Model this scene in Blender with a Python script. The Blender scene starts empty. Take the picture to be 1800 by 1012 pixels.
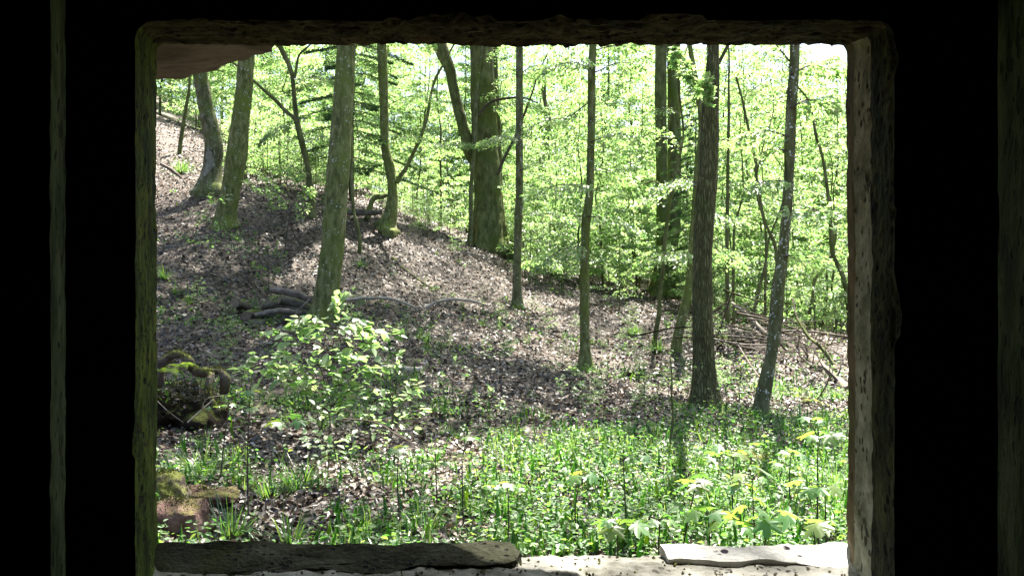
import bpy, math, random
import numpy as np
from mathutils import Vector

R = math.radians
rs = np.random.RandomState(7)
random.seed(7)
SC = bpy.context.scene
COL = SC.collection

# ------------------------------------------------------------------ camera, sky, sun, exposure
F = 1450.0                       # focal length in pixels of the 1800 px wide photograph
CAMZ = 1.5
cam_data = bpy.data.cameras.new("camera")
cam = bpy.data.objects.new("camera", cam_data)
COL.objects.link(cam)
cam_data.sensor_width = 36.0
cam_data.lens = F / 1800.0 * 36.0
cam_data.clip_start = 0.02
cam_data.clip_end = 2000
cam.location = (0, 0, CAMZ)
cam.rotation_euler = (R(90), 0, 0)
SC.camera = cam

SUN_EL, SUN_AZ = R(62), R(22)    # azimuth measured from straight ahead towards the right
world = bpy.data.worlds.new("World")
SC.world = world
world.use_nodes = True
wn, wl = world.node_tree.nodes, world.node_tree.links
sky = wn.new("ShaderNodeTexSky")
sky.sky_type = 'NISHITA'
sky.sun_disc = False
sky.sun_elevation = SUN_EL
sky.sun_rotation = SUN_AZ
sky.air_density = 1.0
sky.dust_density = 3.0
bg = wn["Background"]
wl.new(sky.outputs[0], bg.inputs[0])
bg.inputs[1].default_value = 0.06

sun_l = bpy.data.lights.new("sun", 'SUN')
sun_l.energy = 5.0
sun_l.angle = R(0.53)
sun_l.color = (1.0, 0.95, 0.86)
sun = bpy.data.objects.new("sun", sun_l)
COL.objects.link(sun)
sdir = Vector((math.sin(SUN_AZ) * math.cos(SUN_EL), math.cos(SUN_AZ) * math.cos(SUN_EL), math.sin(SUN_EL)))
sun.rotation_euler = sdir.to_track_quat('Z', 'Y').to_euler()
sun.location = (10, 20, 40)

SC.view_settings.view_transform = 'Standard'
SC.view_settings.look = 'None'
SC.view_settings.exposure = 2.72
SC.view_settings.gamma = 1.0
cy = SC.cycles
cy.max_bounces = 8
cy.diffuse_bounces = 4
cy.glossy_bounces = 3
cy.transmission_bounces = 6
cy.transparent_max_bounces = 6
cy.sample_clamp_indirect = 8.0
cy.caustics_reflective = False
cy.caustics_refractive = False

# ------------------------------------------------------------------ helpers
def V(px, py, d):
    """The world point seen at pixel (px, py) of the photograph, d metres ahead."""
    return np.array([(px - 900.0) / F * d, d, CAMZ + (506.0 - py) / F * d])

def _h(i, j, k):
    s = np.sin(i * 127.1 + j * 311.7 + k * 74.7) * 43758.5453
    return s - np.floor(s)

def vnoise(P):
    P = np.asarray(P, float)
    I = np.floor(P); f = P - I; f = f * f * (3 - 2 * f)
    i, j, k = I[..., 0], I[..., 1], I[..., 2]
    x, y, z = f[..., 0], f[..., 1], f[..., 2]
    def L(a, b, t): return a + (b - a) * t
    return L(L(L(_h(i, j, k), _h(i+1, j, k), x), L(_h(i, j+1, k), _h(i+1, j+1, k), x), y),
             L(L(_h(i, j, k+1), _h(i+1, j, k+1), x), L(_h(i, j+1, k+1), _h(i+1, j+1, k+1), x), y), z) * 2 - 1

def fbm(P, o=3):
    P = np.asarray(P, float); s = 0; a = 1.0
    for q in range(o):
        s = s + a * vnoise(P * (2.03 ** q) + q * 17.3); a *= 0.5
    return s

class Geo:
    def __init__(self): self.v, self.f, self.n = [], {}, 0
    def add(self, verts, faces):
        verts = np.asarray(verts, np.float64).reshape(-1, 3)
        for fa in (faces if isinstance(faces, list) else [faces]):
            fa = np.asarray(fa, np.int64)
            if fa.size: self.f.setdefault(fa.shape[1], []).append(fa + self.n)
        self.v.append(verts); self.n += len(verts)
    def mesh(self, name, mat, smooth=True, sharp=None, off=None):
        me = bpy.data.meshes.new(name)
        vs = np.concatenate(self.v) if self.v else np.zeros((0, 3))
        if off is not None: vs = vs - np.asarray(off)
        me.vertices.add(len(vs)); me.vertices.foreach_set("co", vs.astype(np.float32).ravel())
        li, st, s = [], [], 0
        for k, fl in self.f.items():
            a = np.concatenate(fl); li.append(a.ravel())
            st.append(s + np.arange(len(a)) * k); s += a.size
        li = np.concatenate(li); st = np.concatenate(st)
        me.loops.add(len(li)); me.loops.foreach_set("vertex_index", li.astype(np.int32))
        me.polygons.add(len(st)); me.polygons.foreach_set("loop_start", st.astype(np.int32))
        me.polygons.foreach_set("use_smooth", np.full(len(st), smooth))
        me.update(calc_edges=True)
        if sharp: me.set_sharp_from_angle(angle=R(sharp))
        if mat: me.materials.append(mat)
        return me
    def build(self, name, mat, parent=None, smooth=True, sharp=None, off=None):
        return link(name, self.mesh(name, mat, smooth, sharp, off), parent)

def link(name, me, parent=None):
    o = bpy.data.objects.new(name, me); COL.objects.link(o)
    if parent is not None: o.parent = parent
    return o

def tag(o, label=None, cat=None, group=None, kind=None):
    if label: o["label"] = label
    if cat: o["category"] = cat
    if group: o["group"] = group
    if kind: o["kind"] = kind
    return o

def thing(name, label, cat, loc=(0, 0, 0), group=None):
    o = bpy.data.objects.new(name, None); COL.objects.link(o)
    o.empty_display_size = 0.1
    o.location = tuple(float(c) for c in loc)
    return tag(o, label, cat, group)

def norm(a): return a / np.maximum(np.linalg.norm(a, axis=-1, keepdims=True), 1e-9)

def tube(pts, rad, sides=8, jit=None, cap=True):
    """A swept tube; jit(points, ring angle, station) scales the radius."""
    pts = np.asarray(pts, float); rad = np.asarray(rad, float); n = len(pts)
    T = norm(np.gradient(pts, axis=0))
    ref = np.array([1.0, 0, 0]) if abs(T[0][0]) < 0.8 else np.array([0, 0, 1.0])
    A = []
    for t in T:
        ref = ref - t * np.dot(ref, t); ref = ref / max(np.linalg.norm(ref), 1e-9); A.append(ref)
    A = np.array(A); B = np.cross(T, A)
    th = np.arange(sides) / sides * 2 * math.pi
    r = np.repeat(rad[:, None], sides, 1)
    D = A[:, None, :] * np.cos(th)[None, :, None] + B[:, None, :] * np.sin(th)[None, :, None]
    if jit is not None: r = r * jit(pts[:, None, :] + D * r[..., None], np.broadcast_to(th[None, :], r.shape), D)
    P = pts[:, None, :] + D * r[..., None]
    idx = np.arange(n * sides).reshape(n, sides)
    a, b = idx[:-1], idx[1:]
    q = np.stack([a, np.roll(a, -1, 1), np.roll(b, -1, 1), b], -1).reshape(-1, 4)
    verts = P.reshape(-1, 3); faces = [q]
    if cap:
        verts = np.concatenate([verts, pts[:1], pts[-1:]])
        c0, c1 = n * sides, n * sides + 1
        e0, e1 = idx[0], idx[-1]
        faces.append(np.concatenate([np.stack([np.roll(e0, -1), e0, np.full(sides, c0)], -1),
                                     np.stack([e1, np.roll(e1, -1), np.full(sides, c1)], -1)]))
    return verts, faces

def smooth_path(pts, m):
    """Catmull-Rom through pts (k columns), m samples."""
    p = np.asarray(pts, float)
    if len(p) == 2:
        t = np.linspace(0, 1, m)[:, None]; return p[0] * (1 - t) + p[1] * t
    q = np.concatenate([[2 * p[0] - p[1]], p, [2 * p[-1] - p[-2]]])
    u = np.linspace(0, len(p) - 1 - 1e-6, m); i = u.astype(int); t = (u - i)[:, None]
    a, b, c, d = q[i], q[i+1], q[i+2], q[i+3]
    return 0.5 * (2 * b + (c - a) * t + (2*a - 5*b + 4*c - d) * t**2 + (-a + 3*b - 3*c + d) * t**3)

# leaf templates: rows (along, across, lift)
T_RHOMB = (np.array([[0, 0, 0], [.5, .5, .10], [1, 0, -.04], [.5, -.5, .10]]), [np.array([[0, 1, 2], [0, 2, 3]])])
T_OVATE = (np.array([[0, 0, 0], [.33, 0, -.05], [.67, 0, -.06], [1, 0, -.02],
                     [.16, .36, .04], [.5, .5, .07], [.82, .26, .02], [.16, -.36, .04], [.5, -.5, .07], [.82, -.26, .02]]),
           [np.array([[0, 1, 5, 4], [1, 2, 6, 5], [0, 7, 8, 1], [1, 8, 9, 2]])[:, ::-1], np.array([[2, 3, 6], [2, 9, 3]])[:, ::-1]])
def _maple():
    half = [(0, 1.0), (8, .86), (15, .80), (20, .62), (27, .44), (37, .60), (43, .82), (52, .95), (60, .76), (68, .66), (76, .42),
            (90, .52), (103, .66), (114, .50), (128, .34), (152, .30), (172, .16)]
    pol = half + [(-a, r) for a, r in half[:0:-1]]
    v = [[0.0, 0.0, 0.05]]
    for a, r in pol:
        x, y = r * math.cos(R(a)), r * math.sin(R(a))
        ridge = 0.06 if min(abs(abs(a) - k) for k in (0, 52, 103)) < 5 else -0.03
        v.append([x, y, ridge * r - 0.30 * r * r])
    for q in list(range(1, len(v))):       # a middle ring so that the blade bends
        a = v[q]; v.append([a[0] * .5, a[1] * .5, (0.03 if a[2] > -0.3 * (a[0]**2 + a[1]**2) else 0.0) - 0.075 * (a[0]**2 + a[1]**2)])
    v = np.array(v); v[:, 0] = (v[:, 0] + .16) / 1.16; m = len(pol)
    o = np.arange(m) + 1; i = o + m
    return v, [np.stack([i, o, np.roll(o, -1), np.roll(i, -1)], -1), np.stack([np.zeros(m, int), i, np.roll(i, -1)], -1)]
T_MAPLE = _maple()
def _blade(k=5):
    v, f = [], []
    for q in range(k + 1):
        a = q / k; w = (1 - a) ** .6 * .5 if q < k else 0.02
        v += [[a, w, 0], [a, -w, 0]]
        if q: f.append([2*q-2, 2*q-1, 2*q+1, 2*q])
    return np.array(v, float), [np.array(f)]
T_BLADE = _blade()
T_CURL = (np.array([[0, 0, .05], [.35, .5, .22], [.75, .36, .12], [1, 0, .10], [.75, -.36, .22], [.35, -.5, .12], [.5, 0, 0]]),
          [np.array([[0, 1, 6], [1, 2, 6], [2, 3, 6], [3, 4, 6], [4, 5, 6], [5, 0, 6]])])

def leaves(g, P, U, N, L, W, tmpl=T_RHOMB, lift=1.0, droop=0.0):
    P = np.asarray(P, float); n = len(P)
    if n == 0: return
    U = norm(np.asarray(U, float)); N = np.asarray(N, float)
    B = norm(np.cross(N, U)); N = np.cross(U, B)
    L = np.broadcast_to(np.asarray(L, float), (n,)); W = np.broadcast_to(np.asarray(W, float), (n,))
    lift = np.broadcast_to(np.asarray(lift, float), (n,)); droop = np.broadcast_to(np.asarray(droop, float), (n,))
    t, fs = tmpl; k = len(t)
    v = (P[:, None] + U[:, None] * (t[:, 0][None] * L[:, None])[..., None] + B[:, None] * (t[:, 1][None] * W[:, None])[..., None]
         + N[:, None] * (t[:, 2][None] * L[:, None] * lift[:, None])[..., None])
    v[..., 2] -= droop[:, None] * L[:, None] * t[:, 0][None] ** 2
    off = (np.arange(n) * k)[:, None, None]
    g.add(v.reshape(-1, 3), [(f[None] + off).reshape(-1, f.shape[1]) for f in fs])

# ------------------------------------------------------------------ materials
def mat(name):
    m = bpy.data.materials.new(name); m.use_nodes = True
    nt = m.node_tree; nt.nodes.clear()
    return m, nt.nodes, nt.links

def nd(N, t, **kw):
    n = N.new(t)
    for k, v in kw.items():
        if k in n.inputs.keys() if hasattr(n.inputs, 'keys') else False: n.inputs[k].default_value = v
        else: setattr(n, k, v)
    return n

def ramp(N, stops, interp='LINEAR'):
    r = N.new("ShaderNodeValToRGB"); r.color_ramp.interpolation = interp
    e = r.color_ramp.elements
    e[0].position, e[0].color = stops[0][0], (*stops[0][1], 1)
    e[1].position, e[1].color = stops[-1][0], (*stops[-1][1], 1)
    for p, c in stops[1:-1]:
        x = e.new(p); x.color = (*c, 1)
    return r

def leaf_mat(name, dif, tra, gloss=0.05, rough=0.4, tmix=0.5):
    """A thin leaf: some light is reflected, some passes through; hue varies from leaf to leaf."""
    m, N, L = mat(name)
    geo = N.new("ShaderNodeNewGeometry")
    r1 = ramp(N, dif); r2 = ramp(N, tra)
    L.new(geo.outputs["Random Per Island"], r1.inputs[0]); L.new(geo.outputs["Random Per Island"], r2.inputs[0])
    d = N.new("ShaderNodeBsdfDiffuse"); t = N.new("ShaderNodeBsdfTranslucent")
    L.new(r1.outputs[0], d.inputs[0]); L.new(r2.outputs[0], t.inputs[0])
    mx = N.new("ShaderNodeMixShader"); mx.inputs[0].default_value = tmix
    L.new(d.outputs[0], mx.inputs[1]); L.new(t.outputs[0], mx.inputs[2])
    gl = N.new("ShaderNodeBsdfGlossy"); gl.inputs["Roughness"].default_value = rough
    lw = N.new("ShaderNodeLayerWeight"); lw.inputs[0].default_value = .5
    pw = N.new("ShaderNodeMath"); pw.operation = 'POWER'; pw.inputs[1].default_value = 4
    L.new(lw.outputs["Facing"], pw.inputs[0])
    mul = N.new("ShaderNodeMath"); mul.operation = 'MULTIPLY_ADD'; mul.inputs[1].default_value = .22; mul.inputs[2].default_value = gloss
    L.new(pw.outputs[0], mul.inputs[0])
    mg = N.new("ShaderNodeMixShader")
    L.new(mul.outputs[0], mg.inputs[0]); L.new(mx.outputs[0], mg.inputs[1]); L.new(gl.outputs[0], mg.inputs[2])
    out = N.new("ShaderNodeOutputMaterial"); L.new(mg.outputs[0], out.inputs[0])
    return m

M = {}
M['beech'] = leaf_mat("beech_leaf", [(0, (.06, .13, .03)), (.5, (.09, .17, .04)), (1, (.13, .20, .05))],
                      [(0, (.27, .53, .12)), (.5, (.39, .64, .18)), (.85, (.53, .71, .25)), (1, (.66, .74, .34))], gloss=.075, rough=.42)
M['maple'] = leaf_mat("maple_leaf", [(0, (.05, .14, .025)), (.6, (.08, .17, .03)), (1, (.14, .18, .03))],
                      [(0, (.16, .42, .05)), (.6, (.30, .54, .06)), (1, (.50, .54, .07))], gloss=.06, rough=.38)
M['herb'] = leaf_mat("herb_leaf", [(0, (.035, .10, .02)), (.5, (.05, .13, .025)), (1, (.09, .16, .03))],
                     [(0, (.11, .31, .04)), (.5, (.18, .41, .06)), (1, (.36, .50, .08))], gloss=.03, rough=.5)
M['grass'] = leaf_mat("grass_blade", [(0, (.022, .075, .012)), (.6, (.05, .125, .02)), (.95, (.11, .17, .03)), (1, (.22, .19, .09))],
                      [(0, (.10, .30, .03)), (.6, (.19, .42, .05)), (1, (.40, .48, .10))], gloss=.06, rough=.35, tmix=.45)
M['spruce'] = leaf_mat("spruce_needles", [(0, (.025, .06, .02)), (1, (.05, .10, .03))], [(0, (.05, .12, .03)), (1, (.10, .20, .05))],
                       gloss=.03, rough=.5, tmix=.3)
M['fern'] = leaf_mat("fern_frond", [(0, (.06, .13, .02)), (1, (.12, .17, .03))], [(0, (.2, .38, .03)), (1, (.38, .42, .05))], gloss=.03)
M['moss'] = leaf_mat("moss_tufts", [(0, (.03, .042, .010)), (1, (.08, .088, .022))], [(0, (.05, .07, .012)), (1, (.11, .12, .025))], gloss=.01, rough=.7, tmix=.3)

def litter_mat():
    m, N, L = mat("dry_leaf")
    geo = N.new("ShaderNodeNewGeometry"); tc = N.new("ShaderNodeTexCoord")
    r = ramp(N, [(0, (.020, .014, .009)), (.28, (.046, .031, .020)), (.48, (.088, .063, .043)), (.64, (.17, .134, .105)),
                 (.80, (.30, .258, .22)), (.88, (.15, .066, .030)), (1, (.52, .48, .435))])
    L.new(geo.outputs["Random Per Island"], r.inputs[0])
    n1 = N.new("ShaderNodeTexNoise"); n1.inputs["Scale"].default_value = .9; n1.inputs["Detail"].default_value = 5; n1.inputs["Roughness"].default_value = .6
    L.new(tc.outputs["Object"], n1.inputs["Vector"])
    r2 = ramp(N, [(.38, (.34, .32, .29)), (.60, (1.0, 1.0, 1.0))]); L.new(n1.outputs["Fac"], r2.inputs[0])
    mm = N.new("ShaderNodeMix"); mm.data_type = 'RGBA'; mm.blend_type = 'MULTIPLY'; mm.inputs[0].default_value = 1
    L.new(r.outputs[0], mm.inputs[6]); L.new(r2.outputs[0], mm.inputs[7])
    d = N.new("ShaderNodeBsdfDiffuse"); L.new(mm.outputs[2], d.inputs[0])
    t = N.new("ShaderNodeBsdfTranslucent"); L.new(mm.outputs[2], t.inputs[0])
    mx = N.new("ShaderNodeMixShader"); mx.inputs[0].default_value = .2
    L.new(d.outputs[0], mx.inputs[1]); L.new(t.outputs[0], mx.inputs[2])
    gl = N.new("ShaderNodeBsdfGlossy"); gl.inputs["Roughness"].default_value = .45
    mg = N.new("ShaderNodeMixShader"); mg.inputs[0].default_value = .075
    L.new(mx.outputs[0], mg.inputs[1]); L.new(gl.outputs[0], mg.inputs[2])
    out = N.new("ShaderNodeOutputMaterial"); L.new(mg.outputs[0], out.inputs[0])
    return m
M['litter'] = litter_mat()

def solid_mat(name, stops, scale=(6, 6, 6), detail=6, bump=.4, bscale=None, rough=.85, moss=None, spots=None, spec=.08, dist=.01, pits=None, furrow=None):
    """Noise-coloured rough surface; moss = (colour, amount, up): patches; spots = (colour, scale, size): lichen; pits = (colour, scale, size)."""
    m, N, L = mat(name)
    tc = N.new("ShaderNodeTexCoord")
    mp = N.new("ShaderNodeMapping"); mp.inputs["Scale"].default_value = scale
    L.new(tc.outputs["Object"], mp.inputs[0])
    no = N.new("ShaderNodeTexNoise"); no.inputs["Scale"].default_value = 1; no.inputs["Detail"].default_value = detail
    no.inputs["Roughness"].default_value = .65
    L.new(mp.outputs[0], no.inputs["Vector"])
    r = ramp(N, stops); L.new(no.outputs["Fac"], r.inputs[0])
    col = r.outputs[0]
    def over(fac, c):
        nonlocal col
        x = N.new("ShaderNodeMix"); x.data_type = 'RGBA'
        L.new(fac, x.inputs[0]); L.new(col, x.inputs[6]); x.inputs[7].default_value = (*c, 1); col = x.outputs[2]
    if moss:
        c, amt, up, ms = moss
        n2 = N.new("ShaderNodeTexNoise"); n2.inputs["Scale"].default_value = ms; n2.inputs["Detail"].default_value = 5
        L.new(tc.outputs["Object"], n2.inputs["Vector"])
        src = n2.outputs["Fac"]
        if up:
            ge = N.new("ShaderNodeNewGeometry"); sx = N.new("ShaderNodeSeparateXYZ"); L.new(ge.outputs["Normal"], sx.inputs[0])
            ma = N.new("ShaderNodeMath"); ma.operation = 'MULTIPLY_ADD'; ma.inputs[1].default_value = up
            L.new(sx.outputs[2], ma.inputs[0]); L.new(src, ma.inputs[2]); src = ma.outputs[0]
        rr = ramp(N, [(max(0, .62 - amt), (0, 0, 0)), (min(1, .82 - amt), (1, 1, 1))]); L.new(src, rr.inputs[0])
        over(rr.outputs[0], c)
    hgt = no.outputs["Fac"]
    def addh(src, k):
        nonlocal hgt
        a = N.new("ShaderNodeMath"); a.operation = 'MULTIPLY_ADD'; a.inputs[1].default_value = k
        L.new(src, a.inputs[0]); L.new(hgt, a.inputs[2]); hgt = a.outputs[0]
    for item, s in ((spots, 1), (pits, -1)):
        if item:
            c, sc, sz = item
            vo = N.new("ShaderNodeTexVoronoi"); vo.inputs["Scale"].default_value = sc
            nz = N.new("ShaderNodeTexNoise"); nz.inputs["Scale"].default_value = sc * .35; nz.inputs["Detail"].default_value = 4
            L.new(tc.outputs["Object"], vo.inputs["Vector"]); L.new(tc.outputs["Object"], nz.inputs["Vector"])
            ad = N.new("ShaderNodeMath"); ad.operation = 'MULTIPLY_ADD'; ad.inputs[1].default_value = 1.6; ad.inputs[2].default_value = -.75
            L.new(nz.outputs["Fac"], ad.inputs[0])
            sb = N.new("ShaderNodeMath"); sb.operation = 'SUBTRACT'; L.new(vo.outputs["Distance"], sb.inputs[0]); L.new(ad.outputs[0], sb.inputs[1])
            rr = ramp(N, [(max(0, sz - .04), (1, 1, 1)), (sz + .05, (0, 0, 0))]); L.new(sb.outputs[0], rr.inputs[0])
            over(rr.outputs[0], c)
            if s < 0: addh(rr.outputs[0], -1.2)
    if furrow:
        wv = N.new("ShaderNodeTexVoronoi"); wv.feature = 'DISTANCE_TO_EDGE'; wv.inputs["Scale"].default_value = 1
        mp2 = N.new("ShaderNodeMapping"); mp2.inputs["Scale"].default_value = (furrow, furrow, furrow * .16)
        nz = N.new("ShaderNodeTexNoise"); nz.inputs["Scale"].default_value = 5; nz.inputs["Detail"].default_value = 3
        L.new(tc.outputs["Object"], nz.inputs["Vector"])
        mv = N.new("ShaderNodeMix"); mv.data_type = 'VECTOR'; mv.inputs[0].default_value = .06
        L.new(tc.outputs["Object"], mv.inputs[4]); L.new(nz.outputs["Color"], mv.inputs[5])
        L.new(mv.outputs[1], mp2.inputs[0]); L.new(mp2.outputs[0], wv.inputs["Vector"])
        rr = ramp(N, [(.02, (0, 0, 0)), (.28, (1, 1, 1))]); L.new(wv.outputs["Distance"], rr.inputs[0])
        inv = N.new("ShaderNodeMath"); inv.operation = 'MULTIPLY_ADD'; inv.inputs[1].default_value = -.75; inv.inputs[2].default_value = .75
        L.new(rr.outputs[0], inv.inputs[0]); over(inv.outputs[0], tuple(c * .6 for c in stops[0][1]))
        addh(rr.outputs[0], 1.2)
    b = N.new("ShaderNodeBsdfPrincipled")
    b.inputs["Roughness"].default_value = rough; b.inputs["Specular IOR Level"].default_value = spec
    L.new(col, b.inputs["Base Color"])
    bu = N.new("ShaderNodeBump"); bu.inputs["Strength"].default_value = bump; bu.inputs["Distance"].default_value = dist
    if bscale:
        n3 = N.new("ShaderNodeTexNoise"); n3.inputs["Scale"].default_value = bscale; n3.inputs["Detail"].default_value = 6
        L.new(tc.outputs["Object"], n3.inputs["Vector"]); addh(n3.outputs["Fac"], 1.0)
    L.new(hgt, bu.inputs["Height"]); L.new(bu.outputs[0], b.inputs["Normal"])
    out = N.new("ShaderNodeOutputMaterial"); L.new(b.outputs[0], out.inputs[0])
    return m

M['bark_beech'] = solid_mat("beech_bark", [(.34, (.05, .052, .026)), (.5, (.115, .115, .06)), (.66, (.20, .195, .13))], (9, 9, 4), bump=.5,
                            bscale=35, moss=((.10, .13, .03), .13, 0, 1.8), spots=((.30, .31, .27), 22, .05), dist=.012)
M['bark_lichen'] = solid_mat("lichen_bark", [(.34, (.055, .055, .026)), (.5, (.11, .11, .052)), (.66, (.18, .175, .10))], (12, 12, 4), bump=.6,
                             bscale=40, moss=((.10, .12, .03), .10, 0, 1.8), spots=((.48, .49, .45), 30, .10), dist=.012)
M['bark_green'] = solid_mat("algae_bark", [(.34, (.055, .062, .022)), (.5, (.125, .135, .05)), (.66, (.22, .22, .10))], (14, 14, 5), bump=.6,
                            bscale=45, moss=((.12, .15, .035), .16, 0, 2.2), spots=((.34, .35, .28), 24, .045), dist=.012)
M['bark_rough'] = solid_mat("furrowed_bark", [(.34, (.075, .074, .034)), (.5, (.16, .157, .072)), (.66, (.25, .24, .12))], (16, 16, 5), bump=.9,
                            bscale=50, moss=((.10, .13, .03), .09, 0, 1.4), furrow=34, dist=.02)
M['bark_dark'] = solid_mat("dark_bark", [(.34, (.048, .05, .022)), (.5, (.105, .11, .048)), (.68, (.18, .187, .09))], (8, 8, 3), bump=.5,
                           bscale=30, moss=((.08, .105, .025), .14, 0, 1.2), dist=.015)
M['bark_pale'] = solid_mat('pale_bark', [(.3, (.11, .11, .08)), (.5, (.20, .20, .16)), (.7, (.30, .30, .26))], (14, 14, 8), bump=.5, bscale=45)
M['twig'] = solid_mat("twig_bark", [(.3, (.05, .04, .03)), (.7, (.11, .09, .07))], (14, 14, 14), bump=.3)
M['dead'] = solid_mat("dead_wood", [(.3, (.07, .055, .045)), (.5, (.15, .125, .105)), (.7, (.26, .23, .20))], (10, 10, 10), bump=.6, bscale=40,
                      moss=((.09, .10, .03), -.14, .2, 5))
M['pale_wood'] = solid_mat("barkless_wood", [(.3, (.26, .21, .16)), (.5, (.38, .33, .27)), (.7, (.48, .43, .36))], (12, 12, 12), bump=.4, bscale=40)
M['log'] = solid_mat("weathered_log", [(.3, (.045, .038, .03)), (.5, (.085, .075, .06)), (.7, (.17, .155, .13))], (9, 9, 9), bump=.7, bscale=40,
                     moss=((.10, .115, .03), .04, .22, 5))
M['cut'] = solid_mat("cut_end", [(.3, (.10, .075, .05)), (.7, (.24, .19, .14))], (14, 14, 14), bump=.5)
M['mossrock'] = solid_mat("mossy_rock", [(.3, (.05, .042, .035)), (.5, (.10, .08, .065)), (.7, (.18, .15, .12))], (9, 9, 9), bump=.8, bscale=30,
                          moss=((.11, .12, .03), .10, .30, 6), dist=.02)
M['redstone'] = solid_mat("red_sandstone", [(.3, (.07, .042, .036)), (.5, (.14, .085, .07)), (.7, (.24, .16, .13))], (9, 9, 9), bump=.8, bscale=40,
                          moss=((.12, .11, .04), -.06, .30, 7), dist=.02)
M['soil'] = solid_mat("damp_soil", [(.3, (.018, .013, .010)), (.7, (.05, .036, .028))], (12, 12, 12), bump=.9, bscale=50,
                      moss=((.08, .09, .025), -.02, .32, 5), dist=.02)
M['stone_dark'] = solid_mat("bunker_stone", [(.3, (.02, .016, .013)), (.5, (.035, .028, .023)), (.7, (.055, .046, .038))], (7, 7, 7), bump=.6, bscale=60,
                            pits=((.008, .007, .006), 38, .16))
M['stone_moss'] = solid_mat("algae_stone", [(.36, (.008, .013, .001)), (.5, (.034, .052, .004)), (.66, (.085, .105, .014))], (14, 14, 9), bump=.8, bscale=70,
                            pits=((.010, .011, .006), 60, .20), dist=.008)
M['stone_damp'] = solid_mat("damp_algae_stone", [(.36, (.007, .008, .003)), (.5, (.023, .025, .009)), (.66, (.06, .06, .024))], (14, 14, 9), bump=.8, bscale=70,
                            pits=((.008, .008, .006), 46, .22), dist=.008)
M['stone_rebate'] = solid_mat('mossy_lime_stone', [(.40, (.003, .005, .001)), (.5, (.024, .036, .009)), (.62, (.085, .10, .05))], (9, 9, 6), bump=.8, bscale=70, pits=((.004, .005, .002), 42, .16), dist=.008)
M['stone_pale'] = solid_mat("pale_lime_stone", [(.34, (.11, .115, .075)), (.5, (.235, .245, .175)), (.66, (.38, .38, .29))], (9, 9, 16), bump=.7, bscale=50,
                            moss=((.07, .08, .03), .02, 0, 22), pits=((.05, .05, .03), 45, .10), dist=.01)
M['stone_red'] = solid_mat("red_plaster_edge", [(.34, (.05, .042, .02)), (.5, (.095, .078, .04)), (.66, (.15, .11, .065))], (9, 9, 9), bump=.7, bscale=50,
                           moss=((.08, .09, .03), .06, 0, 4))
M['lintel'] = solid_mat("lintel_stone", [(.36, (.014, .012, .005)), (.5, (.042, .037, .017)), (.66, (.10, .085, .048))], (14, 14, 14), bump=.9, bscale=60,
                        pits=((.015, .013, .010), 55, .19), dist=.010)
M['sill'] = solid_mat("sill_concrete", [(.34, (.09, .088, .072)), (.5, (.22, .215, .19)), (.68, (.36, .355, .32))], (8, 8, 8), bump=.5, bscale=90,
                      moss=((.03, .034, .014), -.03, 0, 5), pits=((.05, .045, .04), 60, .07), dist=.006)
M['sill_sunlit'] = solid_mat("sunlit_mortar", [(.34, (.42, .41, .38)), (.5, (.58, .57, .54)), (.68, (.68, .67, .64))], (8, 8, 8), bump=.6, bscale=90,
                      pits=((.05, .035, .05), 34, .04), dist=.006)  # right mortar layer: sunlight on the sill painted in as a paler colour
M['sill_shaded_moss'] = solid_mat("shaded_mossy_mortar", [(.34, (.018, .02, .010)), (.5, (.045, .046, .028)), (.68, (.085, .082, .06))], (8, 8, 8), bump=.7, bscale=90,
                      moss=((.045, .055, .015), .04, 0, 6), pits=((.015, .014, .012), 50, .10), dist=.008)  # left mortar layer: mossy, with the sill's shade painted into its dark colour
M['plaster'] = solid_mat("broken_plaster", [(.34, (.11, .10, .085)), (.5, (.20, .185, .165)), (.66, (.29, .275, .25))], (5, 9, 9), bump=.6, bscale=40,
                         moss=((.15, .07, .045), -.02, 0, 5))

def ground_mat():
    m, N, L = mat("forest_floor")
    tc = N.new("ShaderNodeTexCoord")
    vo = N.new("ShaderNodeTexVoronoi"); vo.inputs["Scale"].default_value = 17; vo.inputs["Randomness"].default_value = 1
    L.new(tc.outputs["Object"], vo.inputs["Vector"])
    sp = N.new("ShaderNodeSeparateColor"); L.new(vo.outputs["Color"], sp.inputs[0])
    r = ramp(N, [(0, (.016, .011, .007)), (.3, (.034, .023, .015)), (.55, (.06, .043, .029)), (.8, (.11, .085, .063)), (1, (.17, .14, .11))])
    L.new(sp.outputs[0], r.inputs[0])
    n2 = N.new("ShaderNodeTexNoise"); n2.inputs["Scale"].default_value = .8; n2.inputs["Detail"].default_value = 6
    L.new(tc.outputs["Object"], n2.inputs["Vector"])
    rr = ramp(N, [(.42, (0, 0, 0)), (.66, (1, 1, 1))]); L.new(n2.outputs["Fac"], rr.inputs[0])
    k = N.new("ShaderNodeMath"); k.operation = 'MULTIPLY'; k.inputs[1].default_value = .6; L.new(rr.outputs[0], k.inputs[0])
    x = N.new("ShaderNodeMix"); x.data_type = 'RGBA'; L.new(k.outputs[0], x.inputs[0]); L.new(r.outputs[0], x.inputs[6]); x.inputs[7].default_value = (.05, .035, .026, 1)
    b = N.new("ShaderNodeBsdfPrincipled"); b.inputs["Roughness"].default_value = .8; b.inputs["Specular IOR Level"].default_value = .3
    L.new(x.outputs[2], b.inputs["Base Color"])
    bu = N.new("ShaderNodeBump"); bu.inputs["Strength"].default_value = .9; bu.inputs["Distance"].default_value = .03
    L.new(sp.outputs[1], bu.inputs["Height"]); L.new(bu.outputs[0], b.inputs["Normal"])
    out = N.new("ShaderNodeOutputMaterial"); L.new(b.outputs[0], out.inputs[0])
    return m
M['ground'] = ground_mat()

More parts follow.
